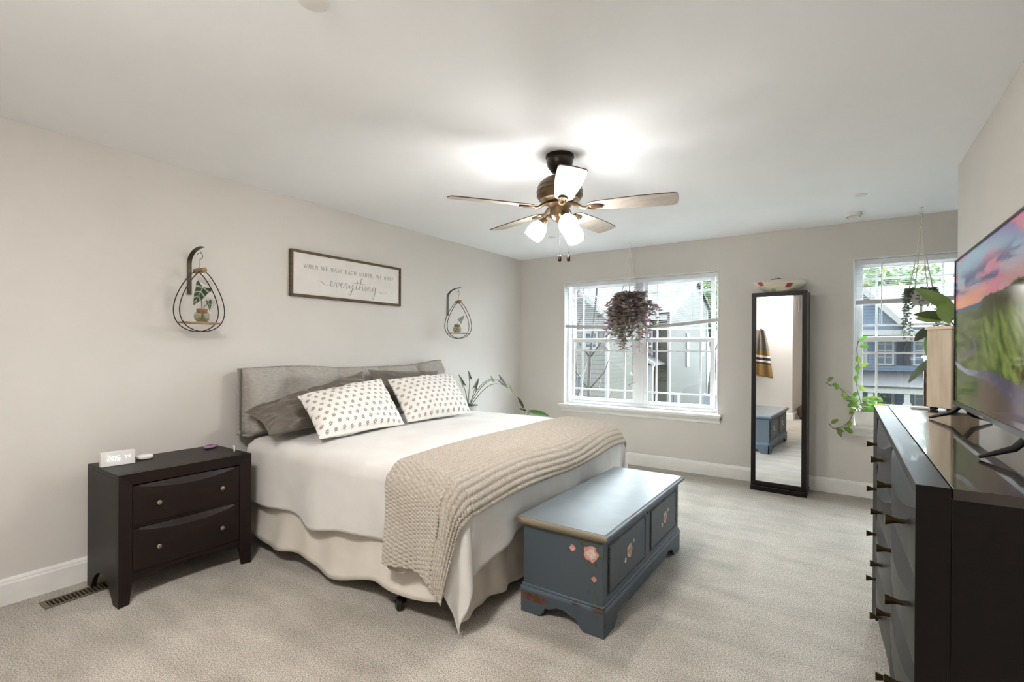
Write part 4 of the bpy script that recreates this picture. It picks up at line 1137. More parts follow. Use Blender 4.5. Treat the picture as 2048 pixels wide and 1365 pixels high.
def television():
    yc, z0, z1 = 2.09, 1.089, 1.652
    t = thing('television', 'flat television showing a green valley at sunset on the dresser', 'television', (3.845, yc, 1.033), 0)
    hw = .485; a, c = z0-1.033, z1-1.033
    b = BM(); box(b, (.0, -hw, a), (.018, hw, c)); box(b, (.018, -hw*.8, a+.02), (.05, hw*.8, c-.16)); obj('housing', b, BLACKPL, t, bevel=.003)
    b = BM(); be = .007; bb = .016; x0, x1 = -.006, .0
    box(b, (x0, -hw, a), (x1, hw, a+bb)); box(b, (x0, -hw, c-be), (x1, hw, c)); box(b, (x0, -hw, a+bb), (x1, -hw+be, c-be)); box(b, (x0, hw-be, a+bb), (x1, hw, c-be)); obj('bezel', b, BLACKPL, t, bevel=.001)
    b = BM(); box(b, (-.0075, -.025, a+.001), (-.005, .025, a+.008)); obj('badge', b, NICKEL, t)
    # lit screen: a small landscape, colours per point of the panel
    NU, NV = 230, 130; V = []; C = []
    yl, yr_ = hw-be, -hw+be; zb, zt = a+bb, c-be
    def S(r, g, b_): return np.array(srgb(r, g, b_)[:3])
    def mix(p, q, f): f = min(1, max(0, f)); return p*(1-f)+q*f
    def fb(x, y, s): return mnoise.fractal(Vector((x*s, y*s, 2.3)), .9, 2.0, 5)
    for i in range(NU):
        for j in range(NV):
            u = i/(NU-1); v = j/(NV-1)
            ridge = .652+.028*smooth(.42, .50, u)+.03*smooth(.6, 1, u)+.012*fb(u, .3, 9)*smooth(.42, .5, u)
            if v > ridge or (v > .655 and u < .44):
                col = mix(S(196, 150, 150), S(150, 180, 196), smooth(.70, .90, v)); col = mix(col, S(126, 104, 160), smooth(.92, 1.1, v+.28*(u-.55)))
                col = mix(col, S(206, 132, 150), smooth(.0, .35, fb(u*.9+3, v*2, 3)+.35*smooth(.45, .9, u)*smooth(.78, .95, v)))
                col = mix(col, S(238, 160, 116), (1-smooth(.66, .80, v))*smooth(-.2, .3, fb(u*.7, v*7, 4)+.25-u*.5))
                bank = smooth(.72, .78, v)*(1-smooth(.84, .93, v))
                col = mix(col, S(92, 100, 136), bank*smooth(-.25, .25, fb(u*1.2, v*5, 4)))
            elif v > .628 and u < .46: col = mix(S(44, 104, 128), S(70, 92, 128), smooth(.63, .655, v))
            else:
                col = mix(S(56, 72, 34), S(112, 128, 58), .5+fb(u*1.5, v*5, 5))
                col = mix(col, S(92, 100, 74), smooth(.5, .63, v)*(1-smooth(.42, .5, u))*.7)
                if u > .42:
                    top = ridge-v; k_ = smooth(.42, .52, u)
                    face = mix(S(62, 56, 44), S(84, 88, 50), .5+fb(u*12, v*3, 3))
                    slope = mix(S(66, 88, 34), S(134, 152, 76), .5+.9*fb(u*7+v*6, v*2-u*2, 3))
                    hill = mix(face, slope, smooth(.05, .17, top))
                    hill = mix(hill, S(40, 38, 28), smooth(.0, .4, fb(u*2+8, v*3, 4))*smooth(.66, .85, u)*(1-smooth(.3, .5, v)))
                    col = mix(col, hill, k_)
                if .34 < v < .56 and abs(u-(.33+.035*math.sin((v-.3)*22))) < .020*(1.15-(v-.32)*3.5): col = S(92, 90, 98)
                if .30 < v < .37 and u < .34 and abs(v-(.30+.2*u)) < .018: col = S(96, 92, 98)
                rv = .275-.13*u-.02*math.sin(u*8); wd = .014+.055*u*u
                if abs(v-rv) < wd: col = mix(S(156, 158, 176), S(92, 86, 100), smooth(.05, .6, u)+.4*fb(u*8, v*18, 3))
                if v < rv-wd: col = mix(mix(S(48, 66, 26), S(88, 102, 44), .5+fb(u*2, v*3, 6)), S(102, 86, 72), smooth(.15, .5, u-.9*v+.35*fb(u, v, 3)))
                col = mix(col, S(100, 92, 106), smooth(.62, .95, u)*(1-smooth(.08, .26, v))*.8)
            V.append((-.001, yl+(yr_-yl)*u, zb+(zt-zb)*v)); C.append((*col, 1))
    m, tt, p = base_mat('television_picture')
    at = nd(tt, 'ShaderNodeAttribute'); at.attribute_name = 'Col'
    p.inputs['Base Color'].default_value = (.004, .004, .004, 1); p.inputs['Roughness'].default_value = .07
    tt.links.new(at.outputs['Color'], p.inputs['Emission Color']); p.inputs['Emission Strength'].default_value = .26; p.inputs['Specular IOR Level'].default_value = .2
    arr('screen', V, gfaces(NU, NV), m, t, smooth=False, col=C)
    for s in (-1, 1):
        b = BM(); yy = s*.41
        tube(b, [(.012, yy, a+.01), (-.02, yy+s*.01, a-.025), (-.085, yy+s*.02, .0045)], [.010, .009, .0045], 8); tube(b, [(.012, yy, a+.01), (.04, yy, a-.03), (.095, yy+s*.02, .0045)], [.010, .009, .0045], 8)
        obj('foot', b, BLACKPL, t, smooth=math.radians(50))
television()
def oak_box():
    t = thing('wooden_box', 'tall pale oak box standing on the dresser behind the television', 'box', (3.868, 2.84, 1.033), math.radians(38))
    w_, d = .135, .118; h = .362
    b = BM(); box(b, (0, 0, .012), (w_, d, h)); obj('body', b, OAK, t, bevel=.003)
    b = BM(); box(b, (-.006, -.006, h), (w_+.006, d+.006, h+.014)); obj('lid', b, OAKT, t, bevel=.003)
    for (x, y) in ((.01, .01), (w_-.03, .01), (.01, d-.03), (w_-.03, d-.03)):
        b = BM(); box(b, (x, y, 0), (x+.02, y+.02, .012)); obj('foot', b, BLACKPL, t)
oak_box()
b = BM(); box(b, (3.74, 2.90, 1.0325), (3.80, 2.955, 1.042)); tag(settle(obj('small_box', b, WHITEPL, bevel=.002)), 'thin white box lying at the far end of the dresser top', 'box')

# ------------------------------------------------------------------ plants on the right
def pot(bm, r0, r1, h, n=28, th=.008):
    lathe(bm, [(0, 0), (r0, 0), (r1, h), (r1-th, h), (r1-th-.004, h-.02), (0, h-.02)], n=n)
def soil_disc(t, r, z):
    b = BM(); lathe(b, [(0, z+.004), (r*.6, z+.003), (r, z)], n=24); obj('soil', b, SOIL, t, True)
def plant_stand():
    t = thing('plant_stand', 'dark walnut plant stand behind the dresser by the narrow window', 'plant stand', (4.155, 4.66, 0))
    hw = .175; h = 1.26
    for sx_ in (-1, 1):
        for sy_ in (-1, 1):
            b = BM(); cx_, cy_ = sx_*(hw-.014), sy_*(hw-.014); box(b, (cx_-.014, cy_-.014, 0), (cx_+.014, cy_+.014, h-.02)); obj('leg', b, STANDW, t, bevel=.002)
    b = BM(); box(b, (-hw-.01, -hw-.01, h-.02), (hw+.01, hw+.01, h)); obj('top', b, STANDW, t, bevel=.003)
    b = BM(); box(b, (-hw, -hw, h-.055), (hw, hw, h-.021)); box(b, (-hw, -hw, .3), (hw, hw, .315)); obj('shelf', b, POTW, t)
    t = thing('potted_plant', 'large leaved green plant spilling over the top of the oak box', 'plant', (4.155, 4.66, h+.001))
    b = BM(); pot(b, .075, .10, .15); obj('pot', b, POTW, t, smooth=math.radians(40)); soil_disc(t, .085, .131)
    c = Vector((4.155, 4.66, h)); V, Fc, C = [], [], []; b = BM()
    L = [((4.10, 4.56, 1.60), (3.95, 4.5, 1.72), .23, .10, (120, 138, 74), .35), ((4.06, 4.5, 1.63), (4.07, 4.46, 1.50), .15, .12, (128, 150, 70), .1), ((4.10, 4.52, 1.53), (3.90, 4.48, 1.565), .21, .085, (86, 100, 52), .12),
         ((4.04, 4.53, 1.515), (3.90, 4.5, 1.535), .14, .075, (146, 160, 86), .12), ((3.99, 4.53, 1.455), (3.89, 4.5, 1.37), .13, .085, (66, 74, 52), .1), ((3.992, 4.52, 1.43), (3.955, 4.48, 1.25), .17, .07, (104, 124, 62), .05), ((3.985, 4.5, 1.235), (3.853, 4.46, 1.075), .21, .06, (96, 106, 84), .08),
         ((4.14, 4.55, 1.58), (4.2, 4.4, 1.5), .2, .13, (92, 110, 56), .1), ((4.16, 4.56, 1.56), (4.10, 4.3, 1.50), .2, .13, (76, 88, 48), .1), ((3.985, 4.55, 1.20), (3.955, 4.5, 1.13), .07, .04, (90, 104, 80), .1), ((3.985, 4.55, 1.12), (3.955, 4.52, 1.06), .06, .035, (84, 98, 76), .1)]
    for s0, s1, l_, w_, col, bd in L:
        s0, s1 = Vector(s0)-c, Vector(s1)-c
        st = stem_pts((0, 0, .135), s0, .06 if s0.z > .15 else .16); tube(b, st, .0035, 6)
        leaf_geo(V, Fc, C, s0, (s1-s0), (-.45, -.75, .45), l_, w_, gcol(*col), 'oval', bd, .10, 10, 7)
    obj('stems', b, STEM, t, True); arr('leaves', V, Fc, LEAF, t, col=C)
plant_stand()
def pothos():
    base = Vector((3.645, 5.315, .6355))
    t = thing('potted_vine', 'trailing pothos in a white planter on the narrow window sill', 'plant', base)
    b = BM()
    prof = [(.036, 0), (.055, .115)]
    A = [b.verts.new((sx_*.075, sy_*.032, 0)) for sx_, sy_ in ((-1, -1), (1, -1), (1, 1), (-1, 1))]; B = [b.verts.new((sx_*.095, sy_*.045, .125)) for sx_, sy_ in ((-1, -1), (1, -1), (1, 1), (-1, 1))]
    A2 = [b.verts.new((sx_*.088, sy_*.038, .125)) for sx_, sy_ in ((-1, -1), (1, -1), (1, 1), (-1, 1))]; A3 = [b.verts.new((sx_*.085, sy_*.036, .105)) for sx_, sy_ in ((-1, -1), (1, -1), (1, 1), (-1, 1))]
    for P, Q in ((A, B), (B, A2), (A2, A3)):
        for k in range(4): b.faces.new((P[k], P[(k+1) % 4], Q[(k+1) % 4], Q[k]))
    b.faces.new(A[::-1]); b.faces.new(A3); obj('planter', b, POTW, t, bevel=.003)
    b = BM(); box(b, (-.084, -.035, .105), (.084, .035, .112)); obj('soil', b, SOIL, t)
    V, Fc, C = [], [], []; b = BM()
    def vine(P, leaves, sz):
        P = [Vector(p)-base for p in P]; pts = []
        Q = [P[0]*2-P[1]]+P+[P[-1]*2-P[-2]]
        for i in range(1, len(Q)-2):
            for k in range(8):
                f = k/8; a, b_, c_, d = Q[i-1], Q[i], Q[i+1], Q[i+2]
                pts.append(.5*((2*b_)+(c_-a)*f+(2*a-5*b_+4*c_-d)*f*f+(3*b_-a-3*c_+d)*f**3))
        pts.append(P[-1]); tube(b, pts, .0032, 6)
        for f in leaves:
            i = min(len(pts)-2, int(f*(len(pts)-1))); p = pts[i]; sg = random.choice((-1, 1))
            d = Vector((random.uniform(-.2, 1)*.8, -.3, random.uniform(-.6, .7))); q = p+d.normalized()*.03
            tube(b, [p, q], .0018, 5)
            leaf_geo(V, Fc, C, q, d+Vector((0, 0, -.3)), (-.2, -1, .35), sz*random.uniform(.8, 1.2), sz*.72, gcol(random.choice((104, 122, 92)), 140, 56), 'oval', .2, .14, 7, 5)
    b0 = (3.63, 5.30, .75)
    vine([b0, (3.56, 5.22, .84), (3.50, 5.18, .92), (3.44, 5.18, .97), (3.38, 5.20, .985), (3.35, 5.22, 1.01)], (.35, .5, .62, .8, .95), .055)
    vine([b0, (3.56, 5.20, .76), (3.52, 5.18, .68), (3.46, 5.20, .62), (3.41, 5.22, .60), (3.37, 5.22, .64)], (.35, .5, .6, .7, .85, .97), .058)
    vine([b0, (3.60, 5.28, .86), (3.575, 5.30, 1.0), (3.59, 5.31, 1.15), (3.575, 5.315, 1.30), (3.585, 5.315, 1.38)], (.3, .42, .5, .58, .66, .75, .85, .95), .06)
    for k in range(26):
        a = random.uniform(0, 2*PI); r = random.uniform(.01, .10); p0 = Vector((random.uniform(-.06, .06), random.uniform(-.02, .02), .11)); q = p0+Vector((r*math.cos(a), -abs(r*math.sin(a))*.7+.01, random.uniform(.02, .14)))
        tube(b, [p0, (p0+q)/2+Vector((0, 0, .02)), q], .0018, 5)
        leaf_geo(V, Fc, C, q, (math.cos(a), -.3, random.uniform(-.7, .2)), (0, -.9, .6), random.uniform(.05, .085), random.uniform(.04, .06), gcol(random.choice((104, 124, 88)), random.choice((132, 146)), 54), 'oval', .25, .14, 7, 5)
    for p in ((.10, -.02, .16), (.16, -.03, .15)):
        for k in range(3):
            a = random.uniform(-.6, .6); leaf_geo(V, Fc, C, p, (math.cos(a), -.2, .5*math.sin(a)+.2), (0, -.9, .5), .07, .05, gcol(110, 140, 70), 'oval', .2, .1)
        tube(b, [(0.02, 0, .11), p], .002, 5)
    obj('vines', b, STEMB, t, True); arr('leaves', V, Fc, LEAF, t, col=C)
pothos()

def macrame(name_label, x, y, zp, rim, knots, twist_z, group='macrame hangers'):
    t = thing('macrame_hanger', name_label, 'plant hanger', (x, y, H), 0, group)
    b = BM(); tube(b, [(0, 0, 0), (0, 0, -.03), (.012, 0, -.042), (.0, 0, -.052), (-.010, 0, -.044)], .003, 8); lathe(b, [(0, 0), (.014, 0), (.012, -.005), (0, -.006)], n=16); obj('ceiling_hook', b, VINYL, t, True)
    b = BM(); n = 4
    for k in range(n):
        a = 2*PI*k/n+.4; d = Vector((math.cos(a), math.sin(a), 0))
        zr = zp-H
        tube(b, [Vector((0, 0, -.05))+d*.006, Vector((0, 0, twist_z))+d*.007, d*rim*.5+Vector((0, 0, (twist_z+zr)*.5)), d*(rim+.006)+Vector((0, 0, zr))], .004, 6)
        tube(b, [d*(rim+.006)+Vector((0, 0, zr)), d*(rim*.95)+Vector((0, 0, zr-.06)), d*(rim*.6)+Vector((0, 0, zr-.118)), Vector((0, 0, zr-.14))], .0028, 6)
    tube(b, [(0, 0, zp-H-.135), (0, 0, zp-H-.20)], [.008, .010], 8)
    obj('cords', b, CORD, t, True)
    b = BM(); lathe(b, [(0, twist_z+.03), (.011, twist_z+.028), (.012, twist_z), (0, twist_z-.002)], n=12); obj('knot', b, CORD, t, True)
    b = BM(); lathe(b, [(0, -.055), (.010, -.056), (.010, -.075), (0, -.077)], n=12); obj('knot', b, CORD, t, True)
    if knots:
        for k in range(4):
            a = 2*PI*k/4+.4; d = Vector((math.cos(a), math.sin(a), 0))
            for f in (.40, .55, .68):
                p = d*(rim+.006)*f*.92+Vector((0, 0, twist_z+(zp-H-twist_z)*f)); b = BM(); lathe(b, [(0, .016), (.0065, .01), (.0065, -.01), (0, -.016)], p, 8); obj('knot', b, CORD, t, True)
macrame('cotton macrame hanger holding the purple plant at the wide window', 1.565, 5.085, 1.775, .10, False, -.10)
macrame('knotted macrame hanger with a small trailing plant at the narrow window', 3.985, 5.06, 1.80, .075, True, -.17)
def purple_plant():
    c = Vector((1.565, 5.085, 1.637))
    t = thing('hanging_plant', 'bushy purple and green trailing plant hanging at the wide window', 'plant', c)
    b = BM(); lathe(b, [(0, 0), (.065, .002), (.09, .06), (.098, .135), (.090, .135), (.086, .115), (0, .115)], n=28); obj('pot', b, POTW, t, True)
    V, Fc, C = [], [], []; b = BM(); rng = random.Random(4)
    cols = [(150, 120, 130), (156, 128, 134), (116, 94, 104), (140, 146, 120), (164, 166, 142), (176, 148, 150), (104, 104, 90), (190, 170, 168)]
    for k in range(230):
        a = rng.uniform(0, 2*PI); reach = rng.uniform(.10, .30); dz = -abs(rng.gauss(0, .34))+rng.uniform(0, .16)*(reach/.3)
        if k < 46: reach *= .62; dz = rng.uniform(-.42, -.15)
        if k < 10: reach *= .5; dz = rng.uniform(-.72, -.45); a = PI+rng.uniform(-.9, .9)
        if k > 150: reach *= .5; dz = rng.uniform(.08, .22)
        d = Vector((math.cos(a)*1.08, math.sin(a)*.78, 0))
        p0 = Vector((0, 0, .12))+d*.05; p1 = d*reach+Vector((0, 0, .10+dz*.8))
        if (p1.y) > .2: p1.y = .2
        mid = p0.lerp(p1, .45)+d*.05+Vector((0, 0, .05))
        pts = [p0.lerp(mid, f/4) if f < 4 else mid.lerp(p1, (f-4)/5) for f in range(10)]
        tube(b, pts, .0018, 4)
        for i in range(1, 10):
            p = pts[i]
            for s in (0, 1):
                if rng.random() < .12: continue
                q = rng.uniform(0, 2*PI); dd = Vector((math.cos(q), math.sin(q)*.8, rng.uniform(-.5, .5)))+d*.5
                l_ = rng.uniform(.040, .066)
                leaf_geo(V, Fc, C, p, dd, (rng.uniform(-.6, .6), rng.uniform(-1, .2), rng.uniform(0, 1)), l_, l_*.44, gcol(*rng.choice(cols), .25), 'lance', .15, .2, 5, 3)
    obj('stems', b, STEMB, t, True); arr('leaves', V, Fc, LEAF, t, col=C)
purple_plant()
def pearls():
    c = Vector((3.985, 5.06, 1.662))
    t = thing('hanging_plant', 'small trailing string plant in a pale pot hanging at the narrow window', 'plant', c)
    b = BM(); lathe(b, [(0, 0), (.05, .002), (.066, .05), (.072, .132), (.066, .132), (.063, .115), (0, .115)], n=28); obj('pot', b, POTG, t, True)
    V, Fc, C = [], [], []; b = BM(); rng = random.Random(9)
    for k in range(34):
        a = rng.uniform(0, 2*PI); L = rng.uniform(.04, .14)
        if k < 7: a = PI+rng.uniform(-.7, .5); L = rng.uniform(.25, .42)
        if k in (7, 8): a = rng.uniform(-.5, .5); L = .3
        d = Vector((math.cos(a), math.sin(a), 0))
        pts = [d*.055+Vector((0, 0, .125)), d*.085+Vector((0, 0, .13)), d*.098+Vector((0, 0, .09)), d*.10+Vector((rng.uniform(-.02, .02), 0, .09-L*.5)), d*.10+Vector((rng.uniform(-.03, .03), 0, .09-L))]
        tube(b, pts, .0012, 4)
        n = int(L/.013)+5
        for i in range(n):
            f = i/n*4; s = min(3, int(f)); p = pts[s].lerp(pts[s+1], f-s); q = rng.uniform(0, 2*PI)
            leaf_geo(V, Fc, C, p, (math.cos(q), math.sin(q), rng.uniform(-.6, .4)), (rng.uniform(-.5, .5), -1, .3), rng.uniform(.016, .026), .016, gcol(92, 100, 84, .2), 'oval', .1, .15, 4, 3)
    obj('stems', b, STEM, t, True); arr('leaves', V, Fc, LEAF, t, col=C)
pearls()

# ------------------------------------------------------------------ plants behind the bed
def corner_plants():
    t = thing('plant_stool', 'round wooden stool behind the bed carrying the arrow leaf plant', 'stool', (.25, 3.98, 0))
    b = BM(); cyl(b, (0, 0, .44), .15, .025, 32); obj('seat', b, WOODL, t, bevel=.004)
    for k in range(4):
        a = PI/4+k*PI/2; b = BM(); tube(b, [(.10*math.cos(a), .10*math.sin(a), .44), (.14*math.cos(a), .14*math.sin(a), 0)], .012, 10); obj('leg', b, WOODL, t, True)
    c = Vector((.25, 3.98, .4655))
    t = thing('potted_plant', 'arrow leaf plant in a grey pot rising behind the pillows', 'plant', c)
    b = BM(); pot(b, .08, .11, .24); obj('pot', b, POTG, t, smooth=math.radians(40)); soil_disc(t, .095, .222)
    V, Fc, C = [], [], []; b = BM(); dk = (74, 84, 58)
    spec = [((.27, 3.86, .93), (-.1, -.45, 1), .03, .12, .055, dk), ((.27, 3.97, .985), (.1, -.35, 1), .0, .09, .05, dk), ((.30, 4.02, .89), (.1, .5, .85), .0, .12, .055, (84, 98, 62)),
            ((.30, 4.30, .965), (.0, 1, -.45), .06, .09, .06, (112, 124, 78)), ((.32, 4.44, .945), (.0, 1, -.55), .10, .22, .09, (60, 66, 52)), ((.32, 4.63, .845), (.0, .8, -.7), .13, .10, .055, (120, 136, 84))]
    for p, d, lift, l_, w_, col in spec:
        q = Vector(p)-c; tube(b, stem_pts((random.uniform(-.02, .02), random.uniform(-.02, .02), .225), q, lift), [.0042]*5+[.003]*4, 6)
        leaf_geo(V, Fc, C, q, d, (1, -.25, .35), l_, w_, gcol(*col), 'arrow', .1, .16, 10, 7, None, .04)
    obj('stems', b, STEM, t, True); arr('leaves', V, Fc, LEAF, t, col=C)
    c = Vector((.42, 4.62, 0))
    t = thing('potted_plant', 'low floor plant in the corner, leaves peeking over the far bed edge', 'plant', c)
    b = BM(); pot(b, .12, .15, .30); obj('pot', b, POTG, t, smooth=math.radians(40)); soil_disc(t, .13, .282)
    V, Fc, C = [], [], []; b = BM()
    for p, d, l_, w_, col in (((.36, 4.86, .60), (-.5, .2, .6), .17, .04, (58, 74, 44)), ((.46, 4.84, .565), (.9, .25, -.1), .24, .085, (78, 112, 56)), ((.40, 4.85, .565), (-.6, .0, .2), .10, .04, (60, 76, 48)), ((.50, 4.5, .46), (.8, -.5, -.2), .2, .07, (70, 96, 54)), ((.36, 4.5, .48), (-.2, -.8, .2), .2, .07, (70, 96, 54))):
        q = Vector(p)-c; tube(b, stem_pts((0, 0, .28), q, .03), .004, 6); leaf_geo(V, Fc, C, q, d, (.3, -.5, .8), l_, w_, gcol(*col), 'oval', .12, .14, 9, 5)
    obj('stems', b, STEM, t, True); arr('leaves', V, Fc, LEAF, t, col=C)
corner_plants()

# ------------------------------------------------------------------ floor register
def register():
    t = thing('floor_register', 'brown metal floor vent beside the nightstand by the left wall', 'vent', (.175, .88, 0), math.radians(1.5))
    hx, hy = .052, .165; b = BM()
    box(b, (-hx, -hy, 0), (hx, -hy+.022, .006)); box(b, (-hx, hy-.022, 0), (hx, hy, .006)); box(b, (-hx, -hy+.022, 0), (-hx+.014, hy-.022, .006)); box(b, (hx-.014, -hy+.022, 0), (hx, hy-.022, .006)); obj('frame', b, VENTM, t, bevel=.0015)
    b = BM(); box(b, (-hx+.014, -hy+.022, .0005), (hx-.014, hy-.022, .0015)); obj('opening', b, DARK, t)
    b = BM(); n = 17
    for k in range(n): y = -hy+.022+(2*hy-.044)*(k+.5)/n; box(b, (-hx+.014, y-.0022, .0016), (hx-.014, y+.0022, .0055))
    obj('slats', b, VENTM, t)
register()

# ------------------------------------------------------------------ things the mirror shows, and the added fill light
def behind():
    SH = mat('striped_wool', srgb(118, 106, 92), .95, col2=srgb(96, 86, 74), scale=30)
    m, tt, p = base_mat('striped_shawl'); tcn = nd(tt, 'ShaderNodeUVMap'); sp = nd(tt, 'ShaderNodeSeparateXYZ'); r = nd(tt, 'ShaderNodeValToRGB'); r.color_ramp.interpolation = 'CONSTANT'
    tt.links.new(tcn.outputs[0], sp.inputs[0]); tt.links.new(sp.outputs['Y'], r.inputs[0]); tt.links.new(r.outputs[0], p.inputs['Base Color']); p.inputs['Roughness'].default_value = .95
    el = r.color_ramp.elements; el[0].position = 0; el[0].color = srgb(110, 102, 92); el[1].position = .45; el[1].color = srgb(132, 104, 62)
    for q, c in ((.55, (222, 216, 206)), (.59, (60, 52, 44)), (.65, (226, 220, 210)), (.69, (60, 52, 44)), (.73, (140, 110, 64))): k = el.new(q); k.color = srgb(*c)
    t = thing('wall_hook', 'small dark hook on the rear wall holding the striped shawl', 'hook', (1.80, YR, 1.66))
    b = BM(); box(b, (-.02, 0, -.03), (.02, .008, .03)); tube(b, [(0, .006, 0), (0, .05, -.01), (0, .06, .02)], .005, 8); obj('hook_arm', b, BLACKPL, t)
    def f(u, v):
        a = (u-.5); wd = .06+.16*v**.7; x = 1.80+a*2*wd; z = 1.675-.85*v-.06*u*v
        y = YR+.05+.025*math.sin(u*16)*min(1, v*3)+.015*math.sin(u*7+1)
        return Vector((x, y, z))
    o = sheet('shawl', f, 50, 40, m, None, .006); tag(settle(o), 'brown striped wool shawl hanging on the rear wall, seen in the mirror', 'shawl')
    t = thing('leather_pouf', 'brown leather pouf on the floor behind the camera, seen in the mirror', 'pouf', (2.57, -.62, 0))
    b = BM(); lathe(b, [(0, .02), (.15, .02), (.20, .06), (.215, .14), (.20, .22), (.15, .27), (.05, .285), (0, .285)], n=32); obj('cover', b, mat('brown_leather', srgb(96, 74, 54), .5), t, True)
    b = BM(); cyl(b, (0, 0, 0), .17, .025, 28); obj('base', b, BLACKPL, t)
    t = thing('return_vent', 'white return air grille high on the hall wall, seen in the mirror', 'vent', (2.33, -1.0, 2.2))
    b = BM(); box(b, (0, -.12, -.17), (.012, .12, -.14)); box(b, (0, -.12, .14), (.012, .12, .17)); box(b, (0, -.12, -.14), (.012, -.09, .14)); box(b, (0, .09, -.14), (.012, .12, .14)); obj('frame', b, VINYL, t, bevel=.002)
    b = BM()
    for k in range(12): z = -.13+k*.0235; prism(b, [(.001, z), (.010, z-.008), (.011, z-.006), (.002, z+.003)], 'y', -.09, .09)
    obj('louvres', b, VINYL, t)
behind()
def fill_light():  # unseen ceiling dome, added only to brighten the room
    t = thing('fill_ceiling_light', 'added round fill light on the ceiling by the rear wall, out of view', 'ceiling light', (2.25, .05, H))
    b = BM(); lathe(b, [(0, 0), (.20, 0), (.205, -.02), (.19, -.03), (0, -.03)], n=40); obj('rim', b, NICKEL, t, smooth=math.radians(40))
    b = BM(); lathe(b, [(.188, -.031), (.18, -.045), (.14, -.062), (.07, -.072), (0, -.074)], n=40); obj('fill_dome', b, emit('fill_dome_glow', (1, .985, .965), FILL), t, True)
fill_light()

# ------------------------------------------------------------------ the street outside
GZ = -3.1
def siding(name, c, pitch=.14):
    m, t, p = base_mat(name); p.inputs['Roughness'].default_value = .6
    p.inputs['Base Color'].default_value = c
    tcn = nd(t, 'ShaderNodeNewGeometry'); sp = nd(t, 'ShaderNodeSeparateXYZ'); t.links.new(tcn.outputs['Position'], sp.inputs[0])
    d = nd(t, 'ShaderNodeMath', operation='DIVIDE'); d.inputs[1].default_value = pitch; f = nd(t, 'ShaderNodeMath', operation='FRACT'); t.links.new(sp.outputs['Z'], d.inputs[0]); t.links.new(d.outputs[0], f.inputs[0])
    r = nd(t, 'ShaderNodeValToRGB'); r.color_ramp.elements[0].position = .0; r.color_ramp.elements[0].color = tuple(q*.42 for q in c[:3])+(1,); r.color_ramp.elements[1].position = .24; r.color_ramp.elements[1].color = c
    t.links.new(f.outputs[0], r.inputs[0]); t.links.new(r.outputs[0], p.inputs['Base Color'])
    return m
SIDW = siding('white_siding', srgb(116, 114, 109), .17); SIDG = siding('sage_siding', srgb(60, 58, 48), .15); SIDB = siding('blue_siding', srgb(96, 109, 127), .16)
SHING = mat('grey_shingle', srgb(44, 42, 42), .9, col2=srgb(36, 35, 35), scale=5, stretch=(3, 3, 9))
SHINGL = mat('light_grey_shingle', srgb(68, 66, 66), .9, col2=srgb(58, 57, 57), scale=5, stretch=(3, 3, 9))
OTRIM = mat('white_house_trim', srgb(146, 145, 144), .5); PANE = mat('house_window_glass', srgb(70, 80, 90), .08, col2=srgb(84, 94, 102), scale=1)
DDOOR = mat('slate_door', srgb(54, 66, 80), .4); SHUT = mat('dark_shutter', srgb(50, 50, 56), .6); LAWN = mat('lawn', srgb(88, 106, 54), .95, col2=srgb(70, 88, 42), scale=3)
CONC = mat('driveway_concrete', srgb(78, 76, 72), .9, col2=srgb(68, 66, 62), scale=1); BARK = mat('bark', srgb(84, 78, 72), .9, col2=srgb(58, 53, 48), scale=5, stretch=(6, 6, 1.5), bump=.5, bscale=14)
FENCE = mat('white_vinyl_fence', srgb(138, 142, 150), .5)
b = BM(); box(b, (-40, 6.2, GZ-.3), (40, 80, GZ)); g = struct(obj('ground', b, CONC))
b = BM(); box(b, (-20, 15.0, GZ), (-2.0, 16.2, GZ+.03)); box(b, (-6.0, 19.0, GZ), (-2.6, 23.0, GZ+.03)); box(b, (-1.5, 24, GZ), (12, 27, GZ+.03)); struct(obj('lawn', b, LAWN))

def hwin(root, x0, x1, z0, z1, y, shutter=True, mun=2, nm='window_trim'):
    b = BM(); w_ = .09
    box(b, (x0-w_, y-.05, z0-w_), (x0, y, z1+w_)); box(b, (x1, y-.05, z0-w_), (x1+w_, y, z1+w_)); box(b, (x0, y-.05, z1), (x1, y, z1+w_)); box(b, (x0, y-.05, z0-w_), (x1, y, z0))
    box(b, (x0, y-.035, (z0+z1)/2-.035), (x1, y-.005, (z0+z1)/2+.035))
    if mun: box(b, ((x0+x1)/2-.02, y-.03, z0), ((x0+x1)/2+.02, y-.005, z1)); box(b, (x0, y-.03, z0+(z1-z0)*.75-.015), (x1, y-.005, z0+(z1-z0)*.75+.015)); box(b, (x0, y-.03, z0+(z1-z0)*.25-.015), (x1, y-.005, z0+(z1-z0)*.25+.015))
    f = obj(nm, b, OTRIM, root); b = BM(); box(b, (x0, y-.02, z0), (x1, y-.004, z1)); obj('pane', b, PANE, f)
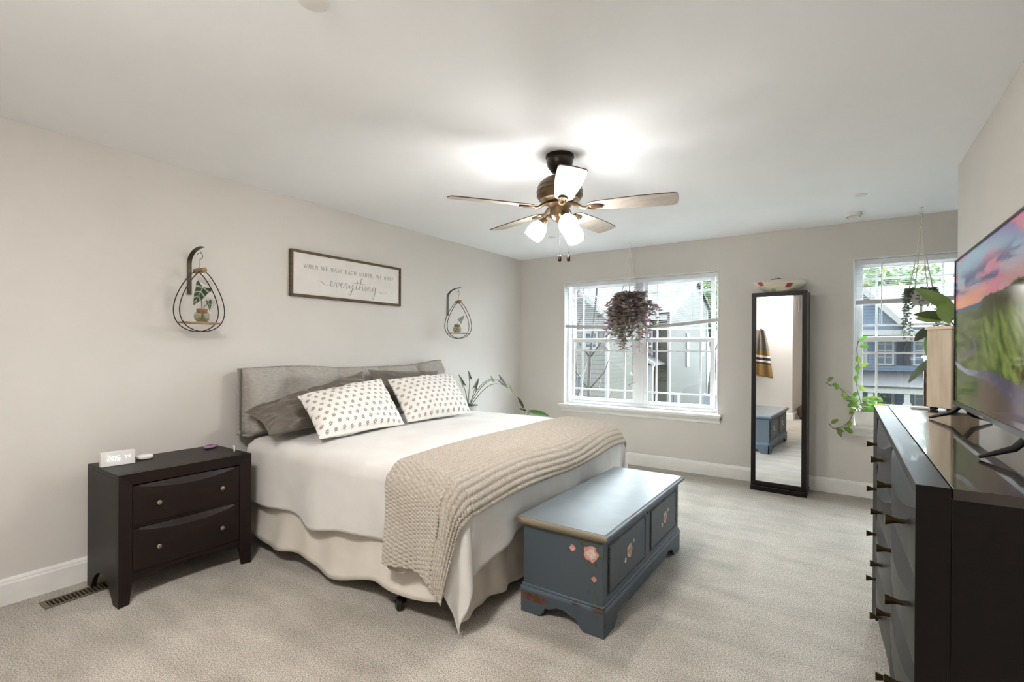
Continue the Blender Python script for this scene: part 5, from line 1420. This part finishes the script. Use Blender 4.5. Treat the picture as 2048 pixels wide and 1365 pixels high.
def house_white():
    t = thing('house', 'white sided house with a front gable, seen left through the wide window', 'house', (-8, 17, GZ)); L = Vector((-8, 17, GZ))
    def P(x, y, z): return Vector((x, y, z))-L
    y0 = 17.0; xr = -3.83; xl = -11.0; xm = (xr+xl)/2; ez = 2.55; sl = .86; rz = ez+(xr-xm)*sl
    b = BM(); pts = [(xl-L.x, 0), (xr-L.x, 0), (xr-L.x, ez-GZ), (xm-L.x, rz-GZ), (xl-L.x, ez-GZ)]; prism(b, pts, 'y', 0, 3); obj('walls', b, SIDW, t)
    b = BM()
    for s, xe in ((1, xr+.35), (-1, xl-.35)):
        q = [(xm-L.x, rz-GZ+.05), (xe-L.x, ez-GZ-.30*1+.05), (xe-L.x, ez-GZ-.30+.2), (xm-L.x, rz-GZ+.2)]
        prism(b, q, 'y', -.35, 3.3)
    obj('roof', b, SHING, t)
    b = BM()
    for s, xe in ((1, xr+.35), (-1, xl-.35)):
        q = [(xm-L.x, rz-GZ-.02), (xe-L.x, ez-GZ-.32), (xe-L.x, ez-GZ-.08), (xm-L.x, rz-GZ+.22)]; prism(b, q, 'y', -.42, -.36)
    box(b, (xr-L.x-.02, -.04, 0), (xr-L.x+.10, .1, ez-GZ-.2)); obj('rake_trim', b, OTRIM, t)
    hwin(t, -4.62-L.x, -4.22-L.x, 1.35-GZ, 1.85-GZ, -.0, False, 1)
    hwin(t, -6.6-L.x, -5.9-L.x, 1.0-GZ, 2.2-GZ, -.0, False, 1)
    b = BM(); box(b, (-5.6-L.x, -.04, -2.9-GZ), (-4.75-L.x, -.004, .28-GZ)); obj('side_door', b, OTRIM, t)
    b = BM(); box(b, (-5.5-L.x, -.05, -.38-GZ), (-4.85-L.x, -.041, .2-GZ)); obj('door_light', b, PANE, t)
    b = BM(); box(b, (xr-L.x, .1, 0), (xr-L.x+.03, 3, ez-GZ-.3)); obj('side_wall', b, SIDG, t)
house_white()
def house_sage():
    L = Vector((-6.5, 24.2, GZ)); t = thing('house', 'sage green house with a railed porch, seen right through the wide window', 'house', L)
    xl, xr, y0, y1 = -10.0, -3.6, 24.2, 32.2; ez = 3.05; ry, rz = 29.2, 5.2
    X = lambda x: x-L.x
    Y = lambda y: y-L.y
    Z = lambda z: z-GZ
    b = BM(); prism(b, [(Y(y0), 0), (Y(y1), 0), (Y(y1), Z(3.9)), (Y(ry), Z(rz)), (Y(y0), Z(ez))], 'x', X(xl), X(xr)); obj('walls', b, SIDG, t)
    b = BM(); k = (rz-ez)/(ry-y0)
    prism(b, [(Y(y0-.4), Z(ez-.4*k+.03)), (Y(ry), Z(rz+.03)), (Y(ry), Z(rz+.2)), (Y(y0-.4), Z(ez-.4*k+.2))], 'x', X(xl-.2), X(xr+.12)); prism(b, [(Y(ry), Z(rz+.03)), (Y(y1+.3), Z(3.75)), (Y(y1+.3), Z(3.92)), (Y(ry), Z(rz+.2))], 'x', X(xl-.2), X(xr+.12)); obj('roof', b, SHING, t)
    b = BM(); prism(b, [(Y(y0-.42), Z(ez-.42*k-.12)), (Y(ry), Z(rz-.10)), (Y(ry), Z(rz+.2)), (Y(y0-.42), Z(ez-.42*k+.18))], 'x', X(xr+.12), X(xr+.16))
    box(b, (X(xr)-.10, -.05, 0), (X(xr)+.03, .14, Z(ez-.1))); box(b, (X(xr)-.02, Y(y1)-.16, 0), (X(xr)+.03, Y(y1)+.02, Z(3.7))); box(b, (X(xl), -.45, Z(ez-.35)), (X(xr), -.38, Z(ez-.12))); obj('house_trim', b, OTRIM, t)
    hwin(t, X(-4.95), X(-4.50), Z(.75), Z(2.1), 0, mun=1)
    for (a, c) in ((-5.35, -5.07), (-4.36, -4.08)):
        b = BM(); box(b, (X(a), -.04, Z(.7)), (X(c), -.002, Z(2.15))); obj('shutter', b, SHUT, t)
    # slit window on the side wall
    for (z0, z1, ya, yb) in ((1.3, 2.15, 27.3, 27.75), (.35, 1.2, 27.3, 27.75), (.9, 2.3, 30.6, 31.1)):
        b = BM(); box(b, (X(xr), Y(ya), Z(z0)), (X(xr)+.05, Y(yb), Z(z1))); f = obj('window_trim', b, OTRIM, t)
        b = BM(); box(b, (X(xr)+.051, Y(ya)+.1, Z(z0)+.1), (X(xr)+.06, Y(yb)-.1, Z(z1)-.1)); obj('pane', b, PANE, f)
    # porch with little gable roof, posts and railing
    yp = -2.0
    b = BM(); prism(b, [(X(-6.6), Z(.55)), (X(-3.7), Z(.55)), (X(-5.15), Z(1.35))], 'y', yp-.2, 0); obj('porch_roof', b, SHING, t)
    b = BM(); box(b, (X(-6.5), yp-.1, Z(.28)), (X(-3.75), yp+.1, Z(.55)))
    prism(b, [(X(-6.7), Z(.50)), (X(-5.15), Z(1.37)), (X(-3.6), Z(.50)), (X(-3.6), Z(.66)), (X(-5.15), Z(1.52)), (X(-6.7), Z(.66))], 'y', yp-.26, yp-.2); obj('porch_beam', b, OTRIM, t)
    for x in (-6.4, -4.25, -3.85):
        b = BM(); box(b, (X(x)-.09, yp-.09, Z(-2.4)), (X(x)+.09, yp+.09, Z(.28))); obj('porch_post', b, OTRIM, t)
    b = BM(); box(b, (X(-6.5), yp-.1, 0), (X(-3.75), 0, Z(-2.4))); obj('porch_floor', b, OTRIM, t)
    b = BM(); box(b, (X(-6.3), yp-.04, Z(-1.02)), (X(-4.3), yp+.04, Z(-.92))); box(b, (X(-6.3), yp-.04, Z(-2.1)), (X(-4.3), yp+.04, Z(-2.02)))
    for k in range(17): box(b, (X(-6.25)+k*.12, yp-.025, Z(-2.02)), (X(-6.25)+k*.12+.05, yp+.025, Z(-1.02)))
    obj('porch_railing', b, OTRIM, t)
    hwin(t, X(-5.3), X(-4.65), Z(-1.9), Z(-.1), 0, mun=0)
    b = BM(); box(b, (X(-6.2), -.06, Z(-2.35)), (X(-5.62), -.002, Z(-.1))); obj('front_door', b, DDOOR, t)
    b = BM(); box(b, (X(xr)+.0, Y(25.0), Z(-1.75)), (X(xr)+.18, Y(25.4), Z(-1.0))); obj('meter_box', b, FENCE, t)
house_sage()
def house_blue():
    L = Vector((6, 32, GZ)); t = thing('house', 'blue house with white columns across the street, seen through the narrow window', 'house', L)
    X = lambda x: x-L.x
    Z = lambda z: z-GZ
    b = BM(); box(b, (X(1.0), 0, 0), (X(12), 9, Z(2.3))); obj('walls', b, SIDB, t)
    b = BM(); prism(b, [(-.3, Z(2.25)), (4.5, Z(4.9)), (9.3, Z(2.25)), (9.3, Z(2.45)), (4.5, Z(5.1)), (-.3, Z(2.45))], 'x', X(.7), X(12.3)); obj('roof', b, SHINGL, t)
    # front gable on the left
    xm, xe, ge = 3.0, 5.95, 2.3
    b = BM(); prism(b, [(X(2*xm-xe), Z(ge)), (X(xe), Z(ge)), (X(xm), Z(5.6))], 'y', -.8, 3.5); obj('gable_wall', b, SIDB, t)
    b = BM(); 
    for s in (1, -1):
        q = [(X(xm), Z(5.58)), (X(xm+s*(xe-xm+.35)), Z(ge-.40)), (X(xm+s*(xe-xm+.35)), Z(ge-.02)), (X(xm), Z(5.98))]; prism(b, q, 'y', -1.15, -.8)
    obj('rake_trim', b, OTRIM, t)
    b = BM(); box(b, (X(1.0), -1.0, Z(2.06)), (X(12.0), -.001, Z(2.30))); obj('eave_trim', b, OTRIM, t)
    for x0, x1 in ((3.75, 4.4), (4.93, 5.52), (6.45, 7.1)): hwin(t, X(x0), X(x1), Z(.6), Z(1.95), 0, mun=2)
    for x0, x1 in ((5.70, 5.98), (6.0, 6.28), (7.25, 7.55)):
        b = BM(); box(b, (X(x0), -.05, Z(.55)), (X(x1), -.002, Z(2.0)))
        for z0, z1 in ((.62, 1.2), (1.28, 1.92)): box(b, (X(x0)+.05, -.06, Z(z0)), (X(x1)-.05, -.05, Z(z1)))
        obj('shutter', b, SHUT, t)
    b = BM(); prism(b, [(-2.4, Z(-.52)), (0, Z(.15)), (0, Z(.22)), (-2.4, Z(-.45))], 'x', X(2.5), X(10)); obj('porch_roof', b, SHINGL, t)
    b = BM(); box(b, (X(2.5), -2.35, Z(-.78)), (X(10), -2.15, Z(-.50))); obj('porch_beam', b, OTRIM, t)
    for x in (3.3, 4.55, 5.95, 7.5, 9): b = BM(); box(b, (X(x)-.11, -2.32, 0), (X(x)+.11, -2.1, Z(-.78))); box(b, (X(x)-.16, -2.36, Z(-1.35)), (X(x)+.16, -2.06, Z(-1.22))); obj('porch_column', b, OTRIM, t)
    b = BM(); box(b, (X(4.93), -.05, 0), (X(5.5), -.002, Z(-.72))); dr = obj('front_door', b, DDOOR, t)
    b = BM(); box(b, (X(4.80), -.06, 0), (X(4.93), -.001, Z(-.62))); box(b, (X(5.5), -.06, 0), (X(5.63), -.001, Z(-.62))); box(b, (X(4.8), -.06, Z(-.72)), (X(5.63), -.001, Z(-.60))); obj('door_trim', b, OTRIM, dr)
    b = BM(); cxx, czz = X(5.215), Z(-1.12)
    for k in range(10):
        a0, a1 = PI*k/10, PI*(k+1)/10; R0, R1 = .21, .25
        prism(b, [(cxx+R0*math.cos(a0), czz+R0*math.sin(a0)), (cxx+R1*math.cos(a0), czz+R1*math.sin(a0)), (cxx+R1*math.cos(a1), czz+R1*math.sin(a1)), (cxx+R0*math.cos(a1), czz+R0*math.sin(a1))], 'y', -.07, -.051)
    for a in (.6, 1.2, 1.9, 2.5): obox(b, (cxx+.11*math.cos(a), -.06, czz+.11*math.sin(a)), (math.cos(a), 0, math.sin(a)), (0, 1, 0), (-math.sin(a), 0, math.cos(a)), .22, .018, .022)
    box(b, (cxx-.25, -.07, czz-.04), (cxx+.25, -.051, czz)); obj('fan_light', b, OTRIM, dr)
    hwin(t, X(6.5), X(7.2), Z(-2.2), Z(-.8), 0, mun=2)
house_blue()
def tree(x, y, h, r, seed, label, crown=None, ground=GZ):
    rng = random.Random(seed); t = thing('tree', label, 'tree', (x, y, ground)); b = BM()
    pts = [Vector((.16*math.sin(i*.9+seed), .1*math.cos(i*1.1+seed), h*i/9)) for i in range(10)]; pts[0] = Vector((0, 0, -.05))
    tube(b, pts, [r*(1-.075*i) for i in range(10)], 10); obj('trunk', b, BARK, t, True)
    b = BM()
    for k in range(7):
        i = rng.randint(3, 8); a = rng.uniform(0, 2*PI); l_ = rng.uniform(.6, 1.6); p = pts[i]; q = p+Vector((math.cos(a)*l_*.6, math.sin(a)*l_*.5, l_)); tube(b, [p, p.lerp(q, .5)+Vector((math.cos(a)*.1, 0, -.05)), q], [r*.35, r*.25, r*.08], 6)
    obj('branches', b, BARK, t, True)
    if crown:
        cz, cr, n, sz = crown; V, Fc, C = [], [], []
        for k in range(n):
            d = Vector((rng.gauss(0, 1), rng.gauss(0, 1), rng.gauss(0, .8))); d = d.normalized()*cr*rng.uniform(.35, 1)
            p = Vector((d.x, d.y, cz+d.z)); col = gcol(rng.choice((104, 120, 88)), rng.choice((118, 134)), 78, .3)
            o_ = len(V); a = Vector((rng.uniform(-1, 1), rng.uniform(-1, 1), rng.uniform(-1, 1))).normalized(); s = a.orthogonal().normalized()
            for q in (a*sz, s*sz*.6, -a*sz, -s*sz*.6): V.append(p+q); C.append((*col, 1))
            Fc.append((o_, o_+1, o_+2, o_+3))
        arr('crown', V, Fc, LEAF, t, col=C, smooth=False)
tree(-3.62, 12.0, 8.5, .16, 1, 'thick grey tree trunk at the left side of the wide window')
tree(-2.70, 12.0, 8.5, .11, 4, 'slender curved tree trunk second from the left outside the wide window')
tree(-1.80, 11.5, 7.5, .06, 7, 'thinnest young tree, between the curved trunk and the porch outside the wide window')
tree(-4.6, 38, 9.0, .3, 11, 'leafy green tree right of the sage house behind its fence', (8.5, 3.2, 1500, .30))
for i, (x, y, lb) in enumerate(((-.3, 46, 'leafy tree behind the left part of the blue house'), (6.3, 46, 'leafy tree above the middle of the blue house roof'), (12.9, 46, 'leafy tree at the right of the blue house roof'))):
    tree(x, y, 9.5, .35, 21+i, lb, (9.0, 3.1, 1600, .32))
def bush(x, y, r, h, label, seed, col=(150, 168, 96)):
    rng = random.Random(seed); V, Fc, C = [], [], []
    for k in range(420):
        d = Vector((rng.gauss(0, 1), rng.gauss(0, 1), abs(rng.gauss(0, 1)))); d.normalize(); d *= rng.uniform(.5, 1); p = Vector((x+d.x*r, y+d.y*r, GZ+.02+d.z*h)); a = Vector((rng.uniform(-1, 1), rng.uniform(-1, 1), rng.uniform(-.3, 1))).normalized(); s = a.orthogonal().normalized(); o_ = len(V); cc = gcol(*col, .3)
        for q in (a*.12, s*.06, -a*.12, -s*.06): V.append(p+q); C.append((*cc, 1))
        Fc.append((o_, o_+1, o_+2, o_+3))
    o = arr('bush', V, Fc, LEAF, None, col=C, smooth=False); tag(settle(o), label, 'bush')
bush(-1.6, 22.5, .8, 1.05, 'pale green bush below the white fence, nearer the sage house', 1); bush(-.0, 22.5, .7, .9, 'pale green bush below the white fence at the right window edge', 2); bush(-4.35, 21.0, .6, .75, 'bright green shrub in front of the railed porch', 3, (120, 160, 70))
def fence():
    t = thing('fence', 'white vinyl panel fence beside the sage house', 'fence', (-.5, 26.5, GZ))
    b = BM(); box(b, (-1.9, 0, .08), (2.5, .05, 2.0)); obj('panel', b, FENCE, t)
    for x in (-1.95, .3, 2.5): b = BM(); box(b, (x-.06, -.03, 0), (x+.06, .09, 2.12)); obj('post', b, FENCE, t)
    b = BM(); box(b, (-1.9, -.01, 1.95), (2.5, .06, 2.06)); obj('rail', b, FENCE, t)
fence()
